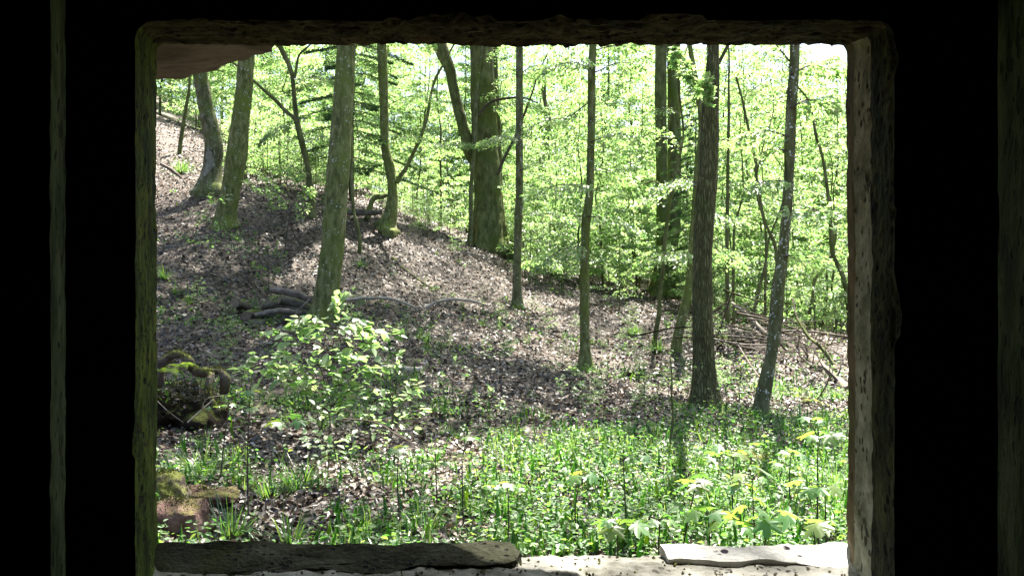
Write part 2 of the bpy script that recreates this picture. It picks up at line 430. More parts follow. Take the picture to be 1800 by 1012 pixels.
# ------------------------------------------------------------------ traced trees: base first, (px, py, width px)
TREES = dict(
 forkA=dict(d=19.5, pts=[(372,338,44),(371,322,36),(373,292,31),(376,262,32),(374,240,29),(366,200,27),(360,165,25),(354,126,24),(348,85,23)]),
 forkB=dict(d=17.5, pts=[(397,400,36),(398,374,31),(406,335,32),(413,300,35),(418,277,36),(425,218,31),(432,159,29),(436,93,28),(440,60,27)]),
 crook=dict(d=18.5, pts=[(548,383,13),(548,345,11),(545,316,10),(540,285,10),(531,248,11),(523,212,10),(518,170,8),(515,140,8),(508,115,8),(493,84,9),(484,60,8)]),
 mainA=dict(d=13.2, pts=[(566,566,46),(572,545,43),(577,510,41),(581,470,40),(586,419,40),(590,359,40),(593,307,40),(597,248,38),(601,188,36),(604,129,35),(607,71,34),(609,40,34)]),
 bent=dict(d=20, pts=[(678,406,36),(680,394,28),(687,374,22),(690,344,18),(688,318,16),(684,292,18),(677,262,15),(675,235,15),(674,188,16),(672,129,17),(670,71,17),(669,40,17)]),
 giant=dict(d=25, pts=[(862,442,62),(859,425,57),(858,400,55),(859,374,52),(858,336,49),(855,290,47),(852,248,45),(850,188,44),(848,129,42),(845,73,39),(843,30,38)]),
 slimA=dict(d=18.5, pts=[(909,542,21),(909,531,16),(909,478,14),(911,389,14),(913,336,13),(913,260,13),(913,188,13),(913,73,12),(913,40,12)]),
 slimB=dict(d=14, pts=[(1030,650,27),(1029,634,22),(1028,596,17),(1027,508,16),(1028,448,15),(1030,389,16),(1036,336,14),(1038,248,13),(1039,188,14),(1039,129,14),(1042,73,13),(1044,40,13)]),
 twinL=dict(d=29, pts=[(1160,521,40),(1162,493,29),(1166,448,25),(1164,389,22),(1163,330,20),(1161,209,20),(1161,150,21),(1162,73,20),(1163,40,20)]),
 twinR=dict(d=29.4, pts=[(1182,524,34),(1180,493,27),(1178,448,25),(1183,389,25),(1185,300,24),(1184,188,23),(1184,99,23),(1183,40,22)]),
 vine=dict(d=15.8, pts=[(1148,618,9),(1152,585,8),(1158,552,8),(1159,522,7),(1164,478,7),(1171,404,7),(1180,344,6),(1189,300,6),(1199,262,5),(1204,225,4)]),
 lean=dict(d=15.2, pts=[(1188,622,19),(1191,592,17),(1201,552,17),(1211,508,14),(1217,448,13),(1222,390,12),(1228,300,11),(1234,200,10)]),
 mainB=dict(d=10.4, pts=[(1241,718,56),(1241,700,47),(1240,679,43),(1238,619,38),(1236,560,36),(1236,508,35),(1237,448,33),(1241,374,36),(1246,310,35),(1249,248,33),(1250,188,30),(1253,129,25),(1254,76,20),(1255,40,19)]),
 lichen=dict(d=9.6, pts=[(1337,736,30),(1339,708,27),(1349,664,24),(1358,619,20),(1365,567,23),(1369,508,22),(1377,448,19),(1383,374,18),(1386,310,17),(1387,248,19),(1388,188,18),(1391,129,17),(1391,76,16),(1391,40,15)]),
)
def unproj(t): return np.array([V(x, y, t['d']) for x, y, w in t['pts']]), np.array([w / F * t['d'] / 2 for x, y, w in t['pts']])

# ------------------------------------------------------------------ terrain: thin-plate surface through measured ground points
CP = [V(*a) for a in [
 (1450,945,4.95),(900,950,4.9),(400,940,5.0),(700,780,7.9),(300,745,8.2),(300,590,11.6),(480,560,13.6),(300,430,15.5),(1290,575,17),
 (1480,690,12.5),(1380,610,15.5),(1490,605,19),(633,421,19),(700,355,31),(300,215,30),(500,292,34),(770,402,27),(950,470,34),(1050,482,38),
 (1450,575,26),(1300,540,32),(900,440,60),(1450,530,60),(300,170,60),(600,320,60),(0,420,18),(0,640,10),(1800,600,26),(1800,760,10),(640,560,14),
 (760,560,14.5),(840,480,20),(1000,560,18),(1080,545,21)]]
CP += [unproj(t)[0][0] for k, t in TREES.items() if k not in ('twinR',)]
CP += [np.array(p, float) for p in [(-6,-5,.8),(6,-5,-.3),(0,-9,.2),(-15,5,4),(15,5,-1.4),(-22,20,8),(22,20,-1.5),(-70,60,22),(70,60,-3),(0,1.9,0.0),(-2,1.9,.1),(2,1.9,0),
       (-2.5,3.5,.2),(2.5,3.5,0),(-220,200,40),(220,200,-6),(0,220,14),(0,450,26),(-450,450,60),(450,450,-4),(-300,-40,30),(300,-40,-10),(0,-300,0),(60,120,-2),(-60,120,22),(10,100,5)]]
CP = np.array(CP)
def _tps(xy, z):
    n = len(xy); r2 = ((xy[:, None] - xy[None]) ** 2).sum(-1)
    K = np.where(r2 > 0, .5 * r2 * np.log(np.maximum(r2, 1e-12)), 0)
    P = np.c_[np.ones(n), xy]
    A = np.zeros((n + 3, n + 3)); A[:n, :n] = K + np.eye(n) * 1e-3; A[:n, n:] = P; A[n:, :n] = P.T
    return np.linalg.solve(A, np.r_[z, 0, 0, 0])
_w = _tps(CP[:, :2], CP[:, 2])
def hgt(x, y, bumps=True):
    x = np.asarray(x, float); y = np.asarray(y, float); sh = x.shape
    x, y = x.ravel(), y.ravel(); out = np.empty(len(x))
    for s in range(0, len(x), 40000):
        xx, yy = x[s:s+40000], y[s:s+40000]
        r2 = (xx[:, None] - CP[:, 0]) ** 2 + (yy[:, None] - CP[:, 1]) ** 2
        out[s:s+40000] = np.where(r2 > 0, .5 * r2 * np.log(np.maximum(r2, 1e-12)), 0) @ _w[:-3] + _w[-3] + _w[-2] * xx + _w[-1] * yy
    if bumps:
        q = np.stack([x, y, np.zeros_like(x)], -1)
        out = out + .05 * fbm(q * .9, 3) + .02 * fbm(q * 4.0, 2)
    return out.reshape(sh)
def onto(px, d, lift=0.0):
    x = (px - 900.0) / F * d
    return np.array([x, d, float(hgt(np.array([x]), np.array([d]))[0]) + lift])
def hit(px, py, d0=3.0, d1=70.0):
    """Where the sight line through a pixel first meets the ground."""
    d = np.linspace(d0, d1, 3000); x = (px - 900) / F * d; z = CAMZ + (506 - py) / F * d
    k = np.nonzero(z < hgt(x, d))[0]
    return float(d[k[0]]) if len(k) else d1

ys = np.concatenate([np.arange(-9, 1.0, .5), np.arange(1.0, 14, .07), 14 * np.exp(np.linspace(0, math.log(480 / 14), 190))])
t = np.linspace(-1, 1, 330); xs = 2.4 * np.sinh(t * math.asinh(480 / 2.4))
X, Y = np.meshgrid(xs, ys)
Z = hgt(X, Y)
inside = (np.abs(X) < 2.3) & (Y < 1.6) & (Y > -3.2)
Z[inside] = -.9
g = Geo()
ii = np.arange(X.size).reshape(X.shape)
g.add(np.stack([X, Y, Z], -1).reshape(-1, 3), np.stack([ii[:-1, :-1], ii[:-1, 1:], ii[1:, 1:], ii[1:, :-1]], -1).reshape(-1, 4))
tag(g.build("ground", M['ground']), kind="structure")

# ------------------------------------------------------------------ the bunker: a stepped window opening in a thick wall
def pxX(px, d): return (px - 900) / F * d
def pyZ(py, d): return CAMZ + (506 - py) / F * d
ST = [  # depth, left, right, top, bottom, corner radius
 (1.74, -2.6, 2.6, 3.1, -.7, .01),
 (1.74, pxX(276, 1.74), pxX(1489, 1.74), pyZ(79, 1.74), CAMZ - .565, .020),
 (1.66, pxX(268, 1.66), pxX(1502, 1.66), pyZ(70, 1.66), CAMZ - .562, .022),
 (1.54, pxX(257, 1.54), pxX(1531, 1.54), pyZ(58, 1.54), CAMZ - .562, .025),
 (1.40, pxX(238, 1.40), pxX(1572, 1.40), pyZ(37, 1.40), CAMZ - .565, .030),
 (1.40, -2.3, 2.3, 2.8, -.5, .01)]
SUBD = [10, 9, 14, 22, 26]
def rrect(l, r, t, b, c, n):
    """Rounded rectangle outline, n points per side plus corners, same parametrisation for every size."""
    pts, side = [], []
    def line(a, e, s):
        for q in range(n): pts.append(a + (e - a) * q / n); side.append(s)
    def arc(cx, cz, a0, s0, s1):
        for q in range(8):
            a = a0 - q / 8 * math.pi / 2; pts.append(np.array([cx + c * math.cos(a), cz + c * math.sin(a)])); side.append(s0 if q < 4 else s1)
    A = np.array
    line(A([l, b + c]), A([l, t - c]), 0); arc(l + c, t - c, math.pi, 0, 1)
    line(A([l + c, t]), A([r - c, t]), 1); arc(r - c, t - c, math.pi / 2, 1, 2)
    line(A([r, t - c]), A([r, b + c]), 2); arc(r - c, b + c, 0, 2, 3)
    line(A([r - c, b]), A([l + c, b]), 3); arc(l + c, b + c, -math.pi / 2, 3, 0)
    return np.array(pts), np.array(side)
def loft(ST, SUBD, NS, main):
    rings, ringseg = [], []
    for s in range(len(ST) - 1):
        a, b = ST[s], ST[s + 1]
        pa, side = rrect(*a[1:], NS); pb, _ = rrect(*b[1:], NS)
        last = s == len(ST) - 2
        for q in range(SUBD[s] + (1 if last else 0)):
            u = q / SUBD[s]
            if s == 0: u = u ** .35
            if last: u = u ** 2.5
            p = pa + (pb - pa) * u
            rings.append(np.c_[p[:, 0], np.full(len(p), a[0] + (b[0] - a[0]) * u), p[:, 1]]); ringseg.append(s)
    RG = np.array(rings); ctr = np.array([0, 1.5, CAMZ])
    nz1 = fbm(RG * 7.0, 3); nz2 = fbm(RG * 28.0 + 5, 3); nz3 = fbm(RG * 70.0 + 9, 2)
    nz4 = np.maximum(vnoise(RG * np.array([55., 55., 38.]) + 3.3) - .15, 0)         # pits
    out = RG - ctr; out[..., 1] = 0; out = norm(out)
    seg = np.array(ringseg)
    amp = np.where((seg >= 1) & (seg <= 3), 1.0, .4)[:, None]; amp[0] = 0; amp[-1] = 0
    if not main: amp = amp * .6; nz1 = nz1 * .45
    sidew = np.where(side == 1, 1.5, np.where(side == 3, .8, .6))[None, :]
    lowf = np.where(side == 1, .5, .38)[None, :]
    RG = RG + out * ((.0065 * nz1 * lowf + (.0042 * nz2 + .0030 * nz3) * sidew + .007 * nz4 * sidew) * amp)[..., None]
    RG[..., 1] += (.004 * nz2 + .002 * nz3) * amp
    if main:                                   # chipped arrises on the room side
        k = sum(SUBD[:4]); ew = np.exp(-(np.maximum(k - np.arange(len(RG)), 0) / 7.0) ** 2) * np.where(np.arange(len(RG)) > k + 12, 0, 1)
        ch = np.clip(fbm(RG * np.array([9, 9, 9.]) + 41, 4) - .22, 0, .5) * .026
        RG = RG + out * (ch * ew[:, None])[..., None]
    return RG, ringseg, side
NS = 210
RG, ringseg, side = loft(ST, SUBD, NS, True)
nr, npt = RG.shape[:2]
bunker = thing("bunker", "dark stone bunker wall whose stepped window opening frames the wood", "bunker")
idx = np.arange(nr * npt).reshape(nr, npt)
def part_faces(rsel, sides):
    F_ = []
    idx = np.arange(RG.shape[0] * RG.shape[1]).reshape(RG.shape[:2]); npt = RG.shape[1]
    for r_ in range(RG.shape[0] - 1):
        if ringseg[r_] in rsel:
            k = np.nonzero(np.isin(side, sides))[0]
            F_.append(np.stack([idx[r_][k], idx[r_][(k + 1) % npt], idx[r_ + 1][(k + 1) % npt], idx[r_ + 1][k]], -1))
    return np.concatenate(F_)
def bpart(name, m, rsel, sides):
    idx_ = np.arange(RG.shape[0] * RG.shape[1]).reshape(RG.shape[:2])
    fa = part_faces(rsel, sides); u, inv = np.unique(fa, return_inverse=True)
    g = Geo(); g.add(RG.reshape(-1, 3)[u], inv.reshape(fa.shape)[:, ::-1])
    return g.build(name, M[m], bunker, smooth=True, sharp=50)
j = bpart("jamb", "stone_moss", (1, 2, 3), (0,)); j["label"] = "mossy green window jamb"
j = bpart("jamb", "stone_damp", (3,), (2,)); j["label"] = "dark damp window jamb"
j = bpart("jamb", "stone_pale", (2,), (2,)); j["label"] = "pale hacked band of the window jamb"
j = bpart("jamb", "stone_red", (1,), (2,)); j["label"] = "reddish outer edge of the window jamb"
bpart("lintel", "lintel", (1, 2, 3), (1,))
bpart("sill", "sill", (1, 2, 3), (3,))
bpart("wall", "stone_dark", (0, 4), (0, 1, 2, 3))
# a second, nearer frame: the wall one looks through from inside
RG, ringseg, side = loft([(.92, -2.3, 2.3, 2.8, -.5, .01), (.92, pxX(116, .92), pxX(1754, .92), pyZ(-70, .92), pyZ(1080, .92), .045),
                          (.79, pxX(89, .79), pxX(1803, .79), pyZ(-110, .79), pyZ(1110, .79), .05), (.79, -2.3, 2.3, 2.8, -.5, .01)], [12, 12, 12], 150, False)
bpart("inner_wall", "stone_dark", (0, 2), (0, 1, 2, 3))
j = bpart("inner_reveal", "stone_rebate", (1,), (0, 1, 2, 3)); j["label"] = "mossy reveal of the nearer frame"
rg = np.random.RandomState(4)
for px, ln, w in ((1463, 9, 6), (1458, 5, 5), (1407, 5, 4), (1412, 4, 3), (985, 4, 5), (700, 3, 5), (1180, 3, 4), (640, 3, 4), (405, 12, 3), (1440, 4, 5)):
    a = V(px, 74 if px > 420 else 108, 1.71 if px > 420 else 1.93); g = Geo(); k = 1.7 / F
    p_ = np.array([a + [0, 0, 8 * k], a, a - [rg.uniform(-1, 1) * k, 0, ln * .6 * k], a - [0, 0, ln * k]])
    g.add(*tube(p_, np.array([w * .6, w * .5, w * .32, w * .1]) * k, 9, lambda P, th, D: 1 + .3 * fbm(P * 160, 2)))
    g.build("lime_drip", M['lintel'], bunker)
def box(g, x0, x1, y0, y1, z0, z1):
    v = np.array([[x, y, z] for x in (x0, x1) for y in (y0, y1) for z in (z0, z1)])
    g.add(v, np.array([[0, 1, 3, 2], [4, 6, 7, 5], [0, 4, 5, 1], [2, 3, 7, 6], [0, 2, 6, 4], [1, 5, 7, 3]]))
def shell(name, *b):
    g = Geo(); box(g, *b); return g.build(name, M['stone_dark'], bunker, smooth=False)
shell("side_wall", -2.6, -2.3, -3.2, 1.74, -.7, 3.1); shell("side_wall", 2.3, 2.6, -3.2, 1.74, -.7, 3.1)
shell("back_wall", -2.3, 2.3, -3.2, -2.9, -.7, 3.1)
shell("floor", -2.3, 2.3, -2.9, 1.42, -.7, -.5); shell("ceiling", -2.3, 2.3, -2.9, 1.42, 2.8, 3.1)

def slab(outline, z0, z1, name, m, parent, seed=0, nsub=26, layers=5, rough=.010, tilt=0.0):
    """A rough slab from a plan outline (counter-clockwise), thick between z0 and z1."""
    o = np.array(outline, float); seg = np.diff(np.vstack([o, o[:1]]), axis=0)
    P = np.concatenate([o[i] + seg[i] * np.linspace(0, 1, nsub, endpoint=False)[:, None] for i in range(len(o))])
    c = P.mean(0); g = Geo(); n = len(P); R_ = []
    for s in np.linspace(0.02, 1, 12): R_.append(np.c_[c + (P - c) * s, np.full(n, z0)])
    for z in np.linspace(z0, z1, layers)[1:]: R_.append(np.c_[P, np.full(n, z)])
    for s in np.linspace(1, 0.02, 12)[1:]: R_.append(np.c_[c + (P - c) * s, np.full(n, z1)])
    A = np.array(R_); q = A * 9 + seed * 13.1
    A = A + rough * np.stack([fbm(q, 3), fbm(q + 31, 3), .6 * fbm(q * 1.6 + 57, 3)], -1)
    if tilt: A[..., 2] -= tilt * (o[:, 1].max() - A[..., 1]) * np.clip((A[..., 2] - z0) / (z1 - z0), 0, 1)
    k = len(A); ix = np.arange(k * n).reshape(k, n)
    fa = np.stack([ix[:-1], np.roll(ix[:-1], -1, 1), np.roll(ix[1:], -1, 1), ix[1:]], -1).reshape(-1, 4)
    g.add(A.reshape(-1, 3), [fa[:, ::-1], np.concatenate([np.stack([ix[0], np.roll(ix[0], -1), np.full(n, ix[0, 0])], -1)[1:-1], np.stack([np.roll(ix[-1], -1), ix[-1], np.full(n, ix[-1, 0])], -1)[1:-1]])])
    return g.build(name, m, parent, smooth=True, sharp=45)
# unseen slab added over the window to shape the sill's shadow, and the broken plaster hanging under it on the left
slab([(-2.7, 1.745), (2.7, 1.745), (2.7, 2.20), (.80, 2.16), (.62, 2.19), (.46, 2.25), (.20, 2.32), (.02, 2.45), (-2.7, 2.46)], CAMZ + .745, CAMZ + .95, "shade_slab", M['plaster'], bunker, 3)
slab([(-2.0, 1.745), (-.50, 1.745), (-.52, 1.80), (-.64, 1.90), (-.72, 1.985), (-.86, 2.06), (-2.0, 2.12)], CAMZ + .520, CAMZ + .70, "hanging_plaster", M['plaster'], bunker, 8, rough=.012)
ZS = CAMZ - .565
slab([(-.80, 1.60), (-.55, 1.62), (-.45, 1.645), (-.25, 1.635), (-.2, 1.655), (-.02, 1.665), (.012, 1.68), (.02, 1.70), (-.01, 1.735), (-.80, 1.735)], ZS - .004, ZS + .030, "mortar_layer", M['sill_shaded_moss'], bunker, 5, rough=.010, nsub=60, tilt=.27)
slab([(.315, 1.685), (.42, 1.675), (.5, 1.69), (.6, 1.67), (.74, 1.62), (.74, 1.735), (.31, 1.735)], ZS - .004, ZS + .027, "mortar_layer", M['sill_sunlit'], bunker, 6, rough=.009, nsub=50, tilt=.30)

rg = np.random.RandomState(14); g = Geo()
for q in range(260):
    c_ = np.array([rg.uniform(-.66, .66), rg.uniform(1.55, 1.72), ZS + .004]); r_ = rg.uniform(.0012, .0045)
    v_ = np.array([[1, 0, 0], [-1, 0, 0], [0, 1, 0], [0, -1, 0], [0, 0, 1], [0, 0, -1.]]) * r_ * rg.uniform(.6, 1.4, (6, 1)) + c_
    g.add(v_, np.array([[0, 2, 4], [2, 1, 4], [1, 3, 4], [3, 0, 4], [2, 0, 5], [1, 2, 5], [3, 1, 5], [0, 3, 5]]))
tag(g.build("grit", M['mossrock'], bunker, smooth=False), kind="stuff")
# ------------------------------------------------------------------ trees traced from the photograph
def barkjit(base, r0, flare=.7, nl=5, ph=0., fl_h=.28, rough=.05):
    def f(P, th, D):
        h = P[..., 2] - base[2]
        fl = 1.5 * flare * np.exp(-np.maximum(h, 0) / fl_h) * (.55 + .45 * np.cos(nl * th + ph)) * np.clip(1 + h * 1.5, .6, 1)
        q = (P - base) * np.array([1, 1, .5])
        return 1 + fl + rough * fbm(q * 5 + ph, 3) + .03 * fbm(q * np.array([30, 30, 10]) + ph, 2)
    return f

def up_path(P, Rr, H, seed, sway=.4):
    """Continue a traced stem above the frame up to height H over its base."""
    r_ = np.random.RandomState(seed); base = P[0]
    top = P[-1]; dirv = P[-1] - P[-3]; dirv = dirv / np.linalg.norm(dirv)
    dz = base[2] + H - top[2]
    if dz < 1: return P, Rr
    ex, er = [], []
    for q in (.25, .5, .75, 1.0):
        ex.append(top + dirv * dz * q * .55 + np.array([r_.uniform(-sway, sway), r_.uniform(-sway, sway), dz * q * .45])); er.append(Rr[-1] * (1 - .8 * q))
    return np.vstack([P, ex]), np.r_[Rr, er]

def stem_tube(g, P, Rr, sides=18, step=.07, jit=None, sink=.25, minr=.004):
    a = np.c_[P, Rr]
    if sink: a = np.vstack([np.r_[a[0, :3] + (a[0, :3] - a[1, :3]) * 0 - [0, 0, sink], a[0, 3] * 1.05], a])
    L = np.linalg.norm(np.diff(a[:, :3], axis=0), axis=1).sum()
    s = smooth_path(a, int(max(8, min(260, L / step))))
    g.add(*tube(s[:, :3], np.maximum(s[:, 3], minr), sides, jit))

def crown_leaves(rng, top, H, rad, n, size, base):
    """Leaf clumps through a crown: many small horizontal sprays with gaps between them."""
    g = Geo(); nc = max(12, int(n / 150))
    c = rng.normal(size=(nc, 3)); c = norm(c) * rng.uniform(.25, 1, (nc, 1)) ** .5
    c = c * np.array([rad, rad, H * .5]) + top
    k = rng.randint(0, nc, n)
    P = c[k] + rng.normal(size=(n, 3)) * np.array([.46, .46, .14])
    U = rng.normal(size=(n, 3)) * np.array([1, 1, .3]); N = rng.normal(size=(n, 3)) * .4 + np.array([0, 0, 1])
    leaves(g, P - base, U, N, rng.uniform(.7, 1.2, n) * size, rng.uniform(.7, 1.2, n) * size * .65)
    return g

def limbs(root, bark, rng, P, Rr, n, z0, z1, length, base):
    for q in range(n):
        z = rng.uniform(z0, z1); i = int(np.argmin(abs(P[:, 2] - z))); a = P[i]
        az = rng.uniform(0, 2 * math.pi); L = length * rng.uniform(.5, 1.1)
        e = rng.uniform(.3, .9)
        pts = [a, a + np.array([math.cos(az) * L * .5, math.sin(az) * L * .5, L * .5 * e]), a + np.array([math.cos(az + .3) * L, math.sin(az + .3) * L, L * e * .9])]
        s = smooth_path(np.c_[np.array(pts) - base, [Rr[i] * .45, Rr[i] * .25, .006]], 8)
        g = Geo(); g.add(*tube(s[:, :3], s[:, 3], 5)); g.build("limb", M[bark], root)

def spray(gw, gl, rng, pts, r0, nleaf, width, lsize, base, tmpl=T_OVATE, hang=.25, up=None):
    """A leafy bough: a thin limb through pts with leaves in a flat fan along it."""
    s = smooth_path(pts, 14) - base; rr = np.linspace(r0, .003, 14)
    gw.add(*tube(s, rr, 5))
    fwd = norm(s[-1] - s[0]); sd = norm(np.cross(fwd, np.array([0, 0, 1.])))
    u = rng.uniform(.12, 1.0, nleaf); i = np.clip((u * 13).astype(int), 0, 12); f = (u * 13 - i)[:, None]
    p = s[i] * (1 - f) + s[i + 1] * f
    l = rng.uniform(-1, 1, nleaf); wd = width * np.sin(np.pi * np.clip(u, .05, .97) ** .8) + .02
    P = p + sd * (l * wd)[:, None] + fwd * (abs(l) * wd * .4)[:, None]; P[:, 2] += rng.normal(0, .03, nleaf) - hang * (l * wd) ** 2 * 2 - rng.exponential(.03, nleaf)
    for q in range(9):
        k = rng.randint(1, 12); sg = rng.choice([-1, 1]); w = width * .8
        gw.add(*tube(np.array([s[k], s[k] + sd * sg * w * .5 + fwd * w * .3, s[k] + sd * sg * w + fwd * w * .5 - [0, 0, .04]]), [r0 * .35 + .001, .003, .002], 4))
    U = fwd * .7 + sd * np.sign(l)[:, None] * .8 + rng.normal(0, .35, (nleaf, 3)); U[:, 2] -= .25
    N = np.array([0, 0, 1.]) + rng.normal(0, .38, (nleaf, 3))
    sz = lsize * rng.uniform(.65, 1.15, nleaf)
    leaves(gl, P, U, N, sz, sz * (.62 if tmpl is not T_MAPLE else 1.0), tmpl, droop=.15)

def tree(name, label, keys, bark, H, crown_r=0, crown_n=0, crown_h=6, flare=.7, nl=5, sides=20, seed=1, group=None, extra=None, boughs=(), fl_h=.28, limbn=7, lsz=.135, cshift=(0, 0, 0), cat="tree", foliage='beech'):
    rng = np.random.RandomState(seed); t0 = TREES[keys[0]]; P0, R0 = unproj(t0); base = P0[0].copy()
    root = thing(name, label, cat, base, group)
    for q, k in enumerate(keys):
        P, Rr = unproj(TREES[k]); P[:, 1] += .15 * np.sin(np.linspace(0, 3, len(P)) + seed) * np.linspace(0, 1, len(P))
        P, Rr = up_path(P, Rr, H, seed + q)
        if q == 0: PT, RT = P, Rr
        g = Geo(); Pb = P - base
        stem_tube(g, Pb, Rr, sides, .06 if TREES[k]['d'] < 22 else .1, barkjit(Pb[0], Rr[0], flare if q == 0 or len(keys) > 1 else 0, nl, seed * 1.7 + q, fl_h))
        g.build("trunk", M[bark], root)
    if extra:
        for e in extra:
            g = Geo(); d = t0['d'] + e.get('dd', 0)
            a = np.array([np.r_[V(x, y, d + e.get('dy', 0) * i) - base, w / F * d / 2] for i, (x, y, w) in enumerate(e['pts'])])
            if e.get('H'):
                pp, r2 = up_path(a[:, :3] , a[:, 3], e['H'], seed + 5); a = np.c_[pp, r2]
            stem_tube(g, a[:, :3], a[:, 3], e.get('sides', 8), .06, lambda P, th, D: 1 + .08 * fbm(P * 6, 3), sink=e.get('sink', 0), minr=.003)
            g.build(e.get('name', 'limb'), M[e.get('bark', bark)], root)
    if crown_n:
        top = PT[-1] + np.array([0, 0, -crown_h * .35]) + np.array(cshift)
        limbs(root, bark, rng, PT, RT, limbn, top[2] - crown_h * .5, top[2] + crown_h * .2, crown_r * .9, base)
        crown_leaves(rng, top, crown_h, crown_r, crown_n * 2, lsz, base).build("crown", M[foliage], root, smooth=False)
    if boughs:
        for b in boughs:
            gw, gl = Geo(), Geo(); d = t0['d'] + b.get('dd', -.1)
            pts = np.array([V(x, y, d + b.get('dy', 0) * i) for i, (x, y) in enumerate(b['pts'])])
            spray(gw, gl, rng, pts, b.get('r', .012), b['n'], b['w'], b['s'], base, b.get('t', T_OVATE))
            o = gw.build("bough", M['twig'], root); gl.build("leaves", M[b.get('m', 'beech')], o, smooth=False)
    return root

tA = tree("beech_tree", "grey trunk with pale scar patches and a mossy bulge, leaning left, behind its partner", ["forkA"], "bark_beech", 16, 3.8, 5200, 6, .5, 4, seed=2)
def scar(root, key, y0, y1, half, ang=0.0, seed=1, m='pale_wood', label=None):
    """A bare pale patch on the side of a traced trunk that faces the window."""
    P, Rr = unproj(TREES[key]); b = np.array(root.location); px = np.array([q[1] for q in TREES[key]['pts']]); o_ = np.argsort(px)
    ys_ = np.linspace(y0, y1, 22); g = Geo(); A = []
    for i, yy in enumerate(ys_):
        c = np.array([np.interp(yy, px[o_], P[o_, k]) for k in range(3)]); r_ = np.interp(yy, px[o_], Rr[o_]) * 1.07
        w = half * math.sin(math.pi * (i + .5) / 22) ** .5 * (1 + .5 * float(vnoise(np.array([i * .5, seed, 0.]))))
        th = -math.pi / 2 + ang + .25 * float(vnoise(np.array([i * .3, seed + 9, 0.]))) + np.linspace(-w, w, 9)
        A.append(c - b + np.c_[np.cos(th) * r_, np.sin(th) * r_, 0 * th])
    A = np.array(A); ix = np.arange(22 * 9).reshape(22, 9)
    g.add(A.reshape(-1, 3), np.stack([ix[:-1, :-1], ix[:-1, 1:], ix[1:, 1:], ix[1:, :-1]], -1).reshape(-1, 4)); o = g.build("bark_scar", M[m], root)
    if label: o["label"] = label
tB = tree("beech_tree", "green grey trunk leaning right on the bank with a bare pale scar near its foot", ["forkB"], "bark_green", 17, 3.8, 5200, 6, .35, 4, seed=3)
scar(tA, "forkA", 262, 312, .35, -.1, 1, 'bark_pale'); scar(tA, "forkA", 180, 215, .2, .1, 2, 'bark_pale'); scar(tB, "forkB", 286, 328, .30, -.45, 3, 'pale_wood', "bare pale scar on the trunk")
tree("crooked_sapling", "thin crooked dark trunk with forked branches, left of the thick mossy trunk", ["crook"], "bark_dark", 11, 2.0, 1300, 4, .3, 3, 12, seed=4,
     extra=[dict(pts=[(522,212,8),(512,203,7),(501,194,7),(486,178,7),(471,165,6),(449,145,5),(425,122,4),(406,108,4)], dy=.05),
            dict(pts=[(517,142,5),(520,125,5),(525,99,4),(535,88,4),(545,79,3),(560,60,3)], dy=-.03)])
tree("beech_tree", "thick moss green trunk rising beside the log pile, the widest of the near trunks", ["mainA"], "bark_green", 18, 4.2, 5600, 7, .34, 5, 26, seed=5, cshift=(-1.6, 1.6, 0))
tree("bent_tree", "trunk with a swollen curved foot and a thin branch rising from its right side", ["bent"], "bark_green", 15, 3.6, 4600, 6, .45, 3, 18, seed=6,
     extra=[dict(pts=[(697,322,8),(705,308,8),(714,295,7),(727,268,7),(738,245,7),(746,222,6),(751,206,6),(757,170,5),(765,140,5),(780,112,4),(801,73,3),(815,50,3)], dy=.02),
            dict(pts=[(645,386,11),(648,372,10),(652,359,9),(656,350,9),(662,346,9),(671,346,9),(681,342,8)], dy=.01, name='arched_stem')])
tree("giant_beech", "huge dark old beech on the ridge with a second stem forking off to the left", ["giant"], "bark_dark", 24, 5.6, 8000, 10, .5, 6, 30, seed=7, fl_h=.6, limbn=12,
     extra=[dict(pts=[(836,285,22),(826,268,21),(819,240,20),(809,205,19),(804,185,18),(796,150,18),(790,120,20),(780,98,23),(770,72,26),(760,40,26)], sides=16, dy=.04),
            dict(pts=[(878,430,20),(876,380,17),(875,300,16),(872,200,15),(868,120,14),(866,40,13)], sides=14, dd=.35, name='side_stem', sink=.4),
            dict(pts=[(875,307,6),(887,277,5),(905,242,5),(922,200,4),(937,159,3),(946,129,3),(962,96,2)], dd=-.5, bark='twig'),
            dict(pts=[(840,205,5),(855,186,5),(872,176,5),(905,172,4),(925,173,3),(946,182,2)], dd=-.6, bark='twig')],
     boughs=[dict(pts=[(835,180),(858,165),(882,160)], n=120, w=.35, s=.07, dd=-.9), dict(pts=[(842,105),(870,90),(900,96)], n=160, w=.5, s=.07, dd=-.9)])
tree("slim_beech", "slim straight grey trunk standing alone between the giant beech and the slightly curved pole trunk", ["slimA"], "bark_beech", 15, 3.8, 4600, 6, .5, 4, 14, seed=8)
tree("slim_beech", "slim slightly curved trunk with a spreading foot in the middle of the leafy slope", ["slimB"], "bark_green", 14, 2.6, 1600, 5, .45, 4, 16, seed=9, cshift=(.2, 3.2, 0),
     boughs=[dict(pts=[(1034,180),(1000,205),(960,212),(920,232)], n=230, w=.30, s=.075, dd=-.1), dict(pts=[(1040,130),(1090,110),(1135,118)], n=120, w=.3, s=.075, dd=-.1)])
tree("twin_beech", "big dark double trunked beech beyond the hollow, its two stems standing close together", ["twinL", "twinR"], "bark_dark", 24, 5.5, 7000, 10, .45, 5, 22, seed=10, fl_h=.6, limbn=12,
     boughs=[dict(pts=[(1180,110),(1215,90),(1250,95)], n=160, w=.6, s=.08, dd=-1.2), dict(pts=[(1195,200),(1165,190),(1130,205)], n=160, w=.6, s=.08, dd=-1.2)])
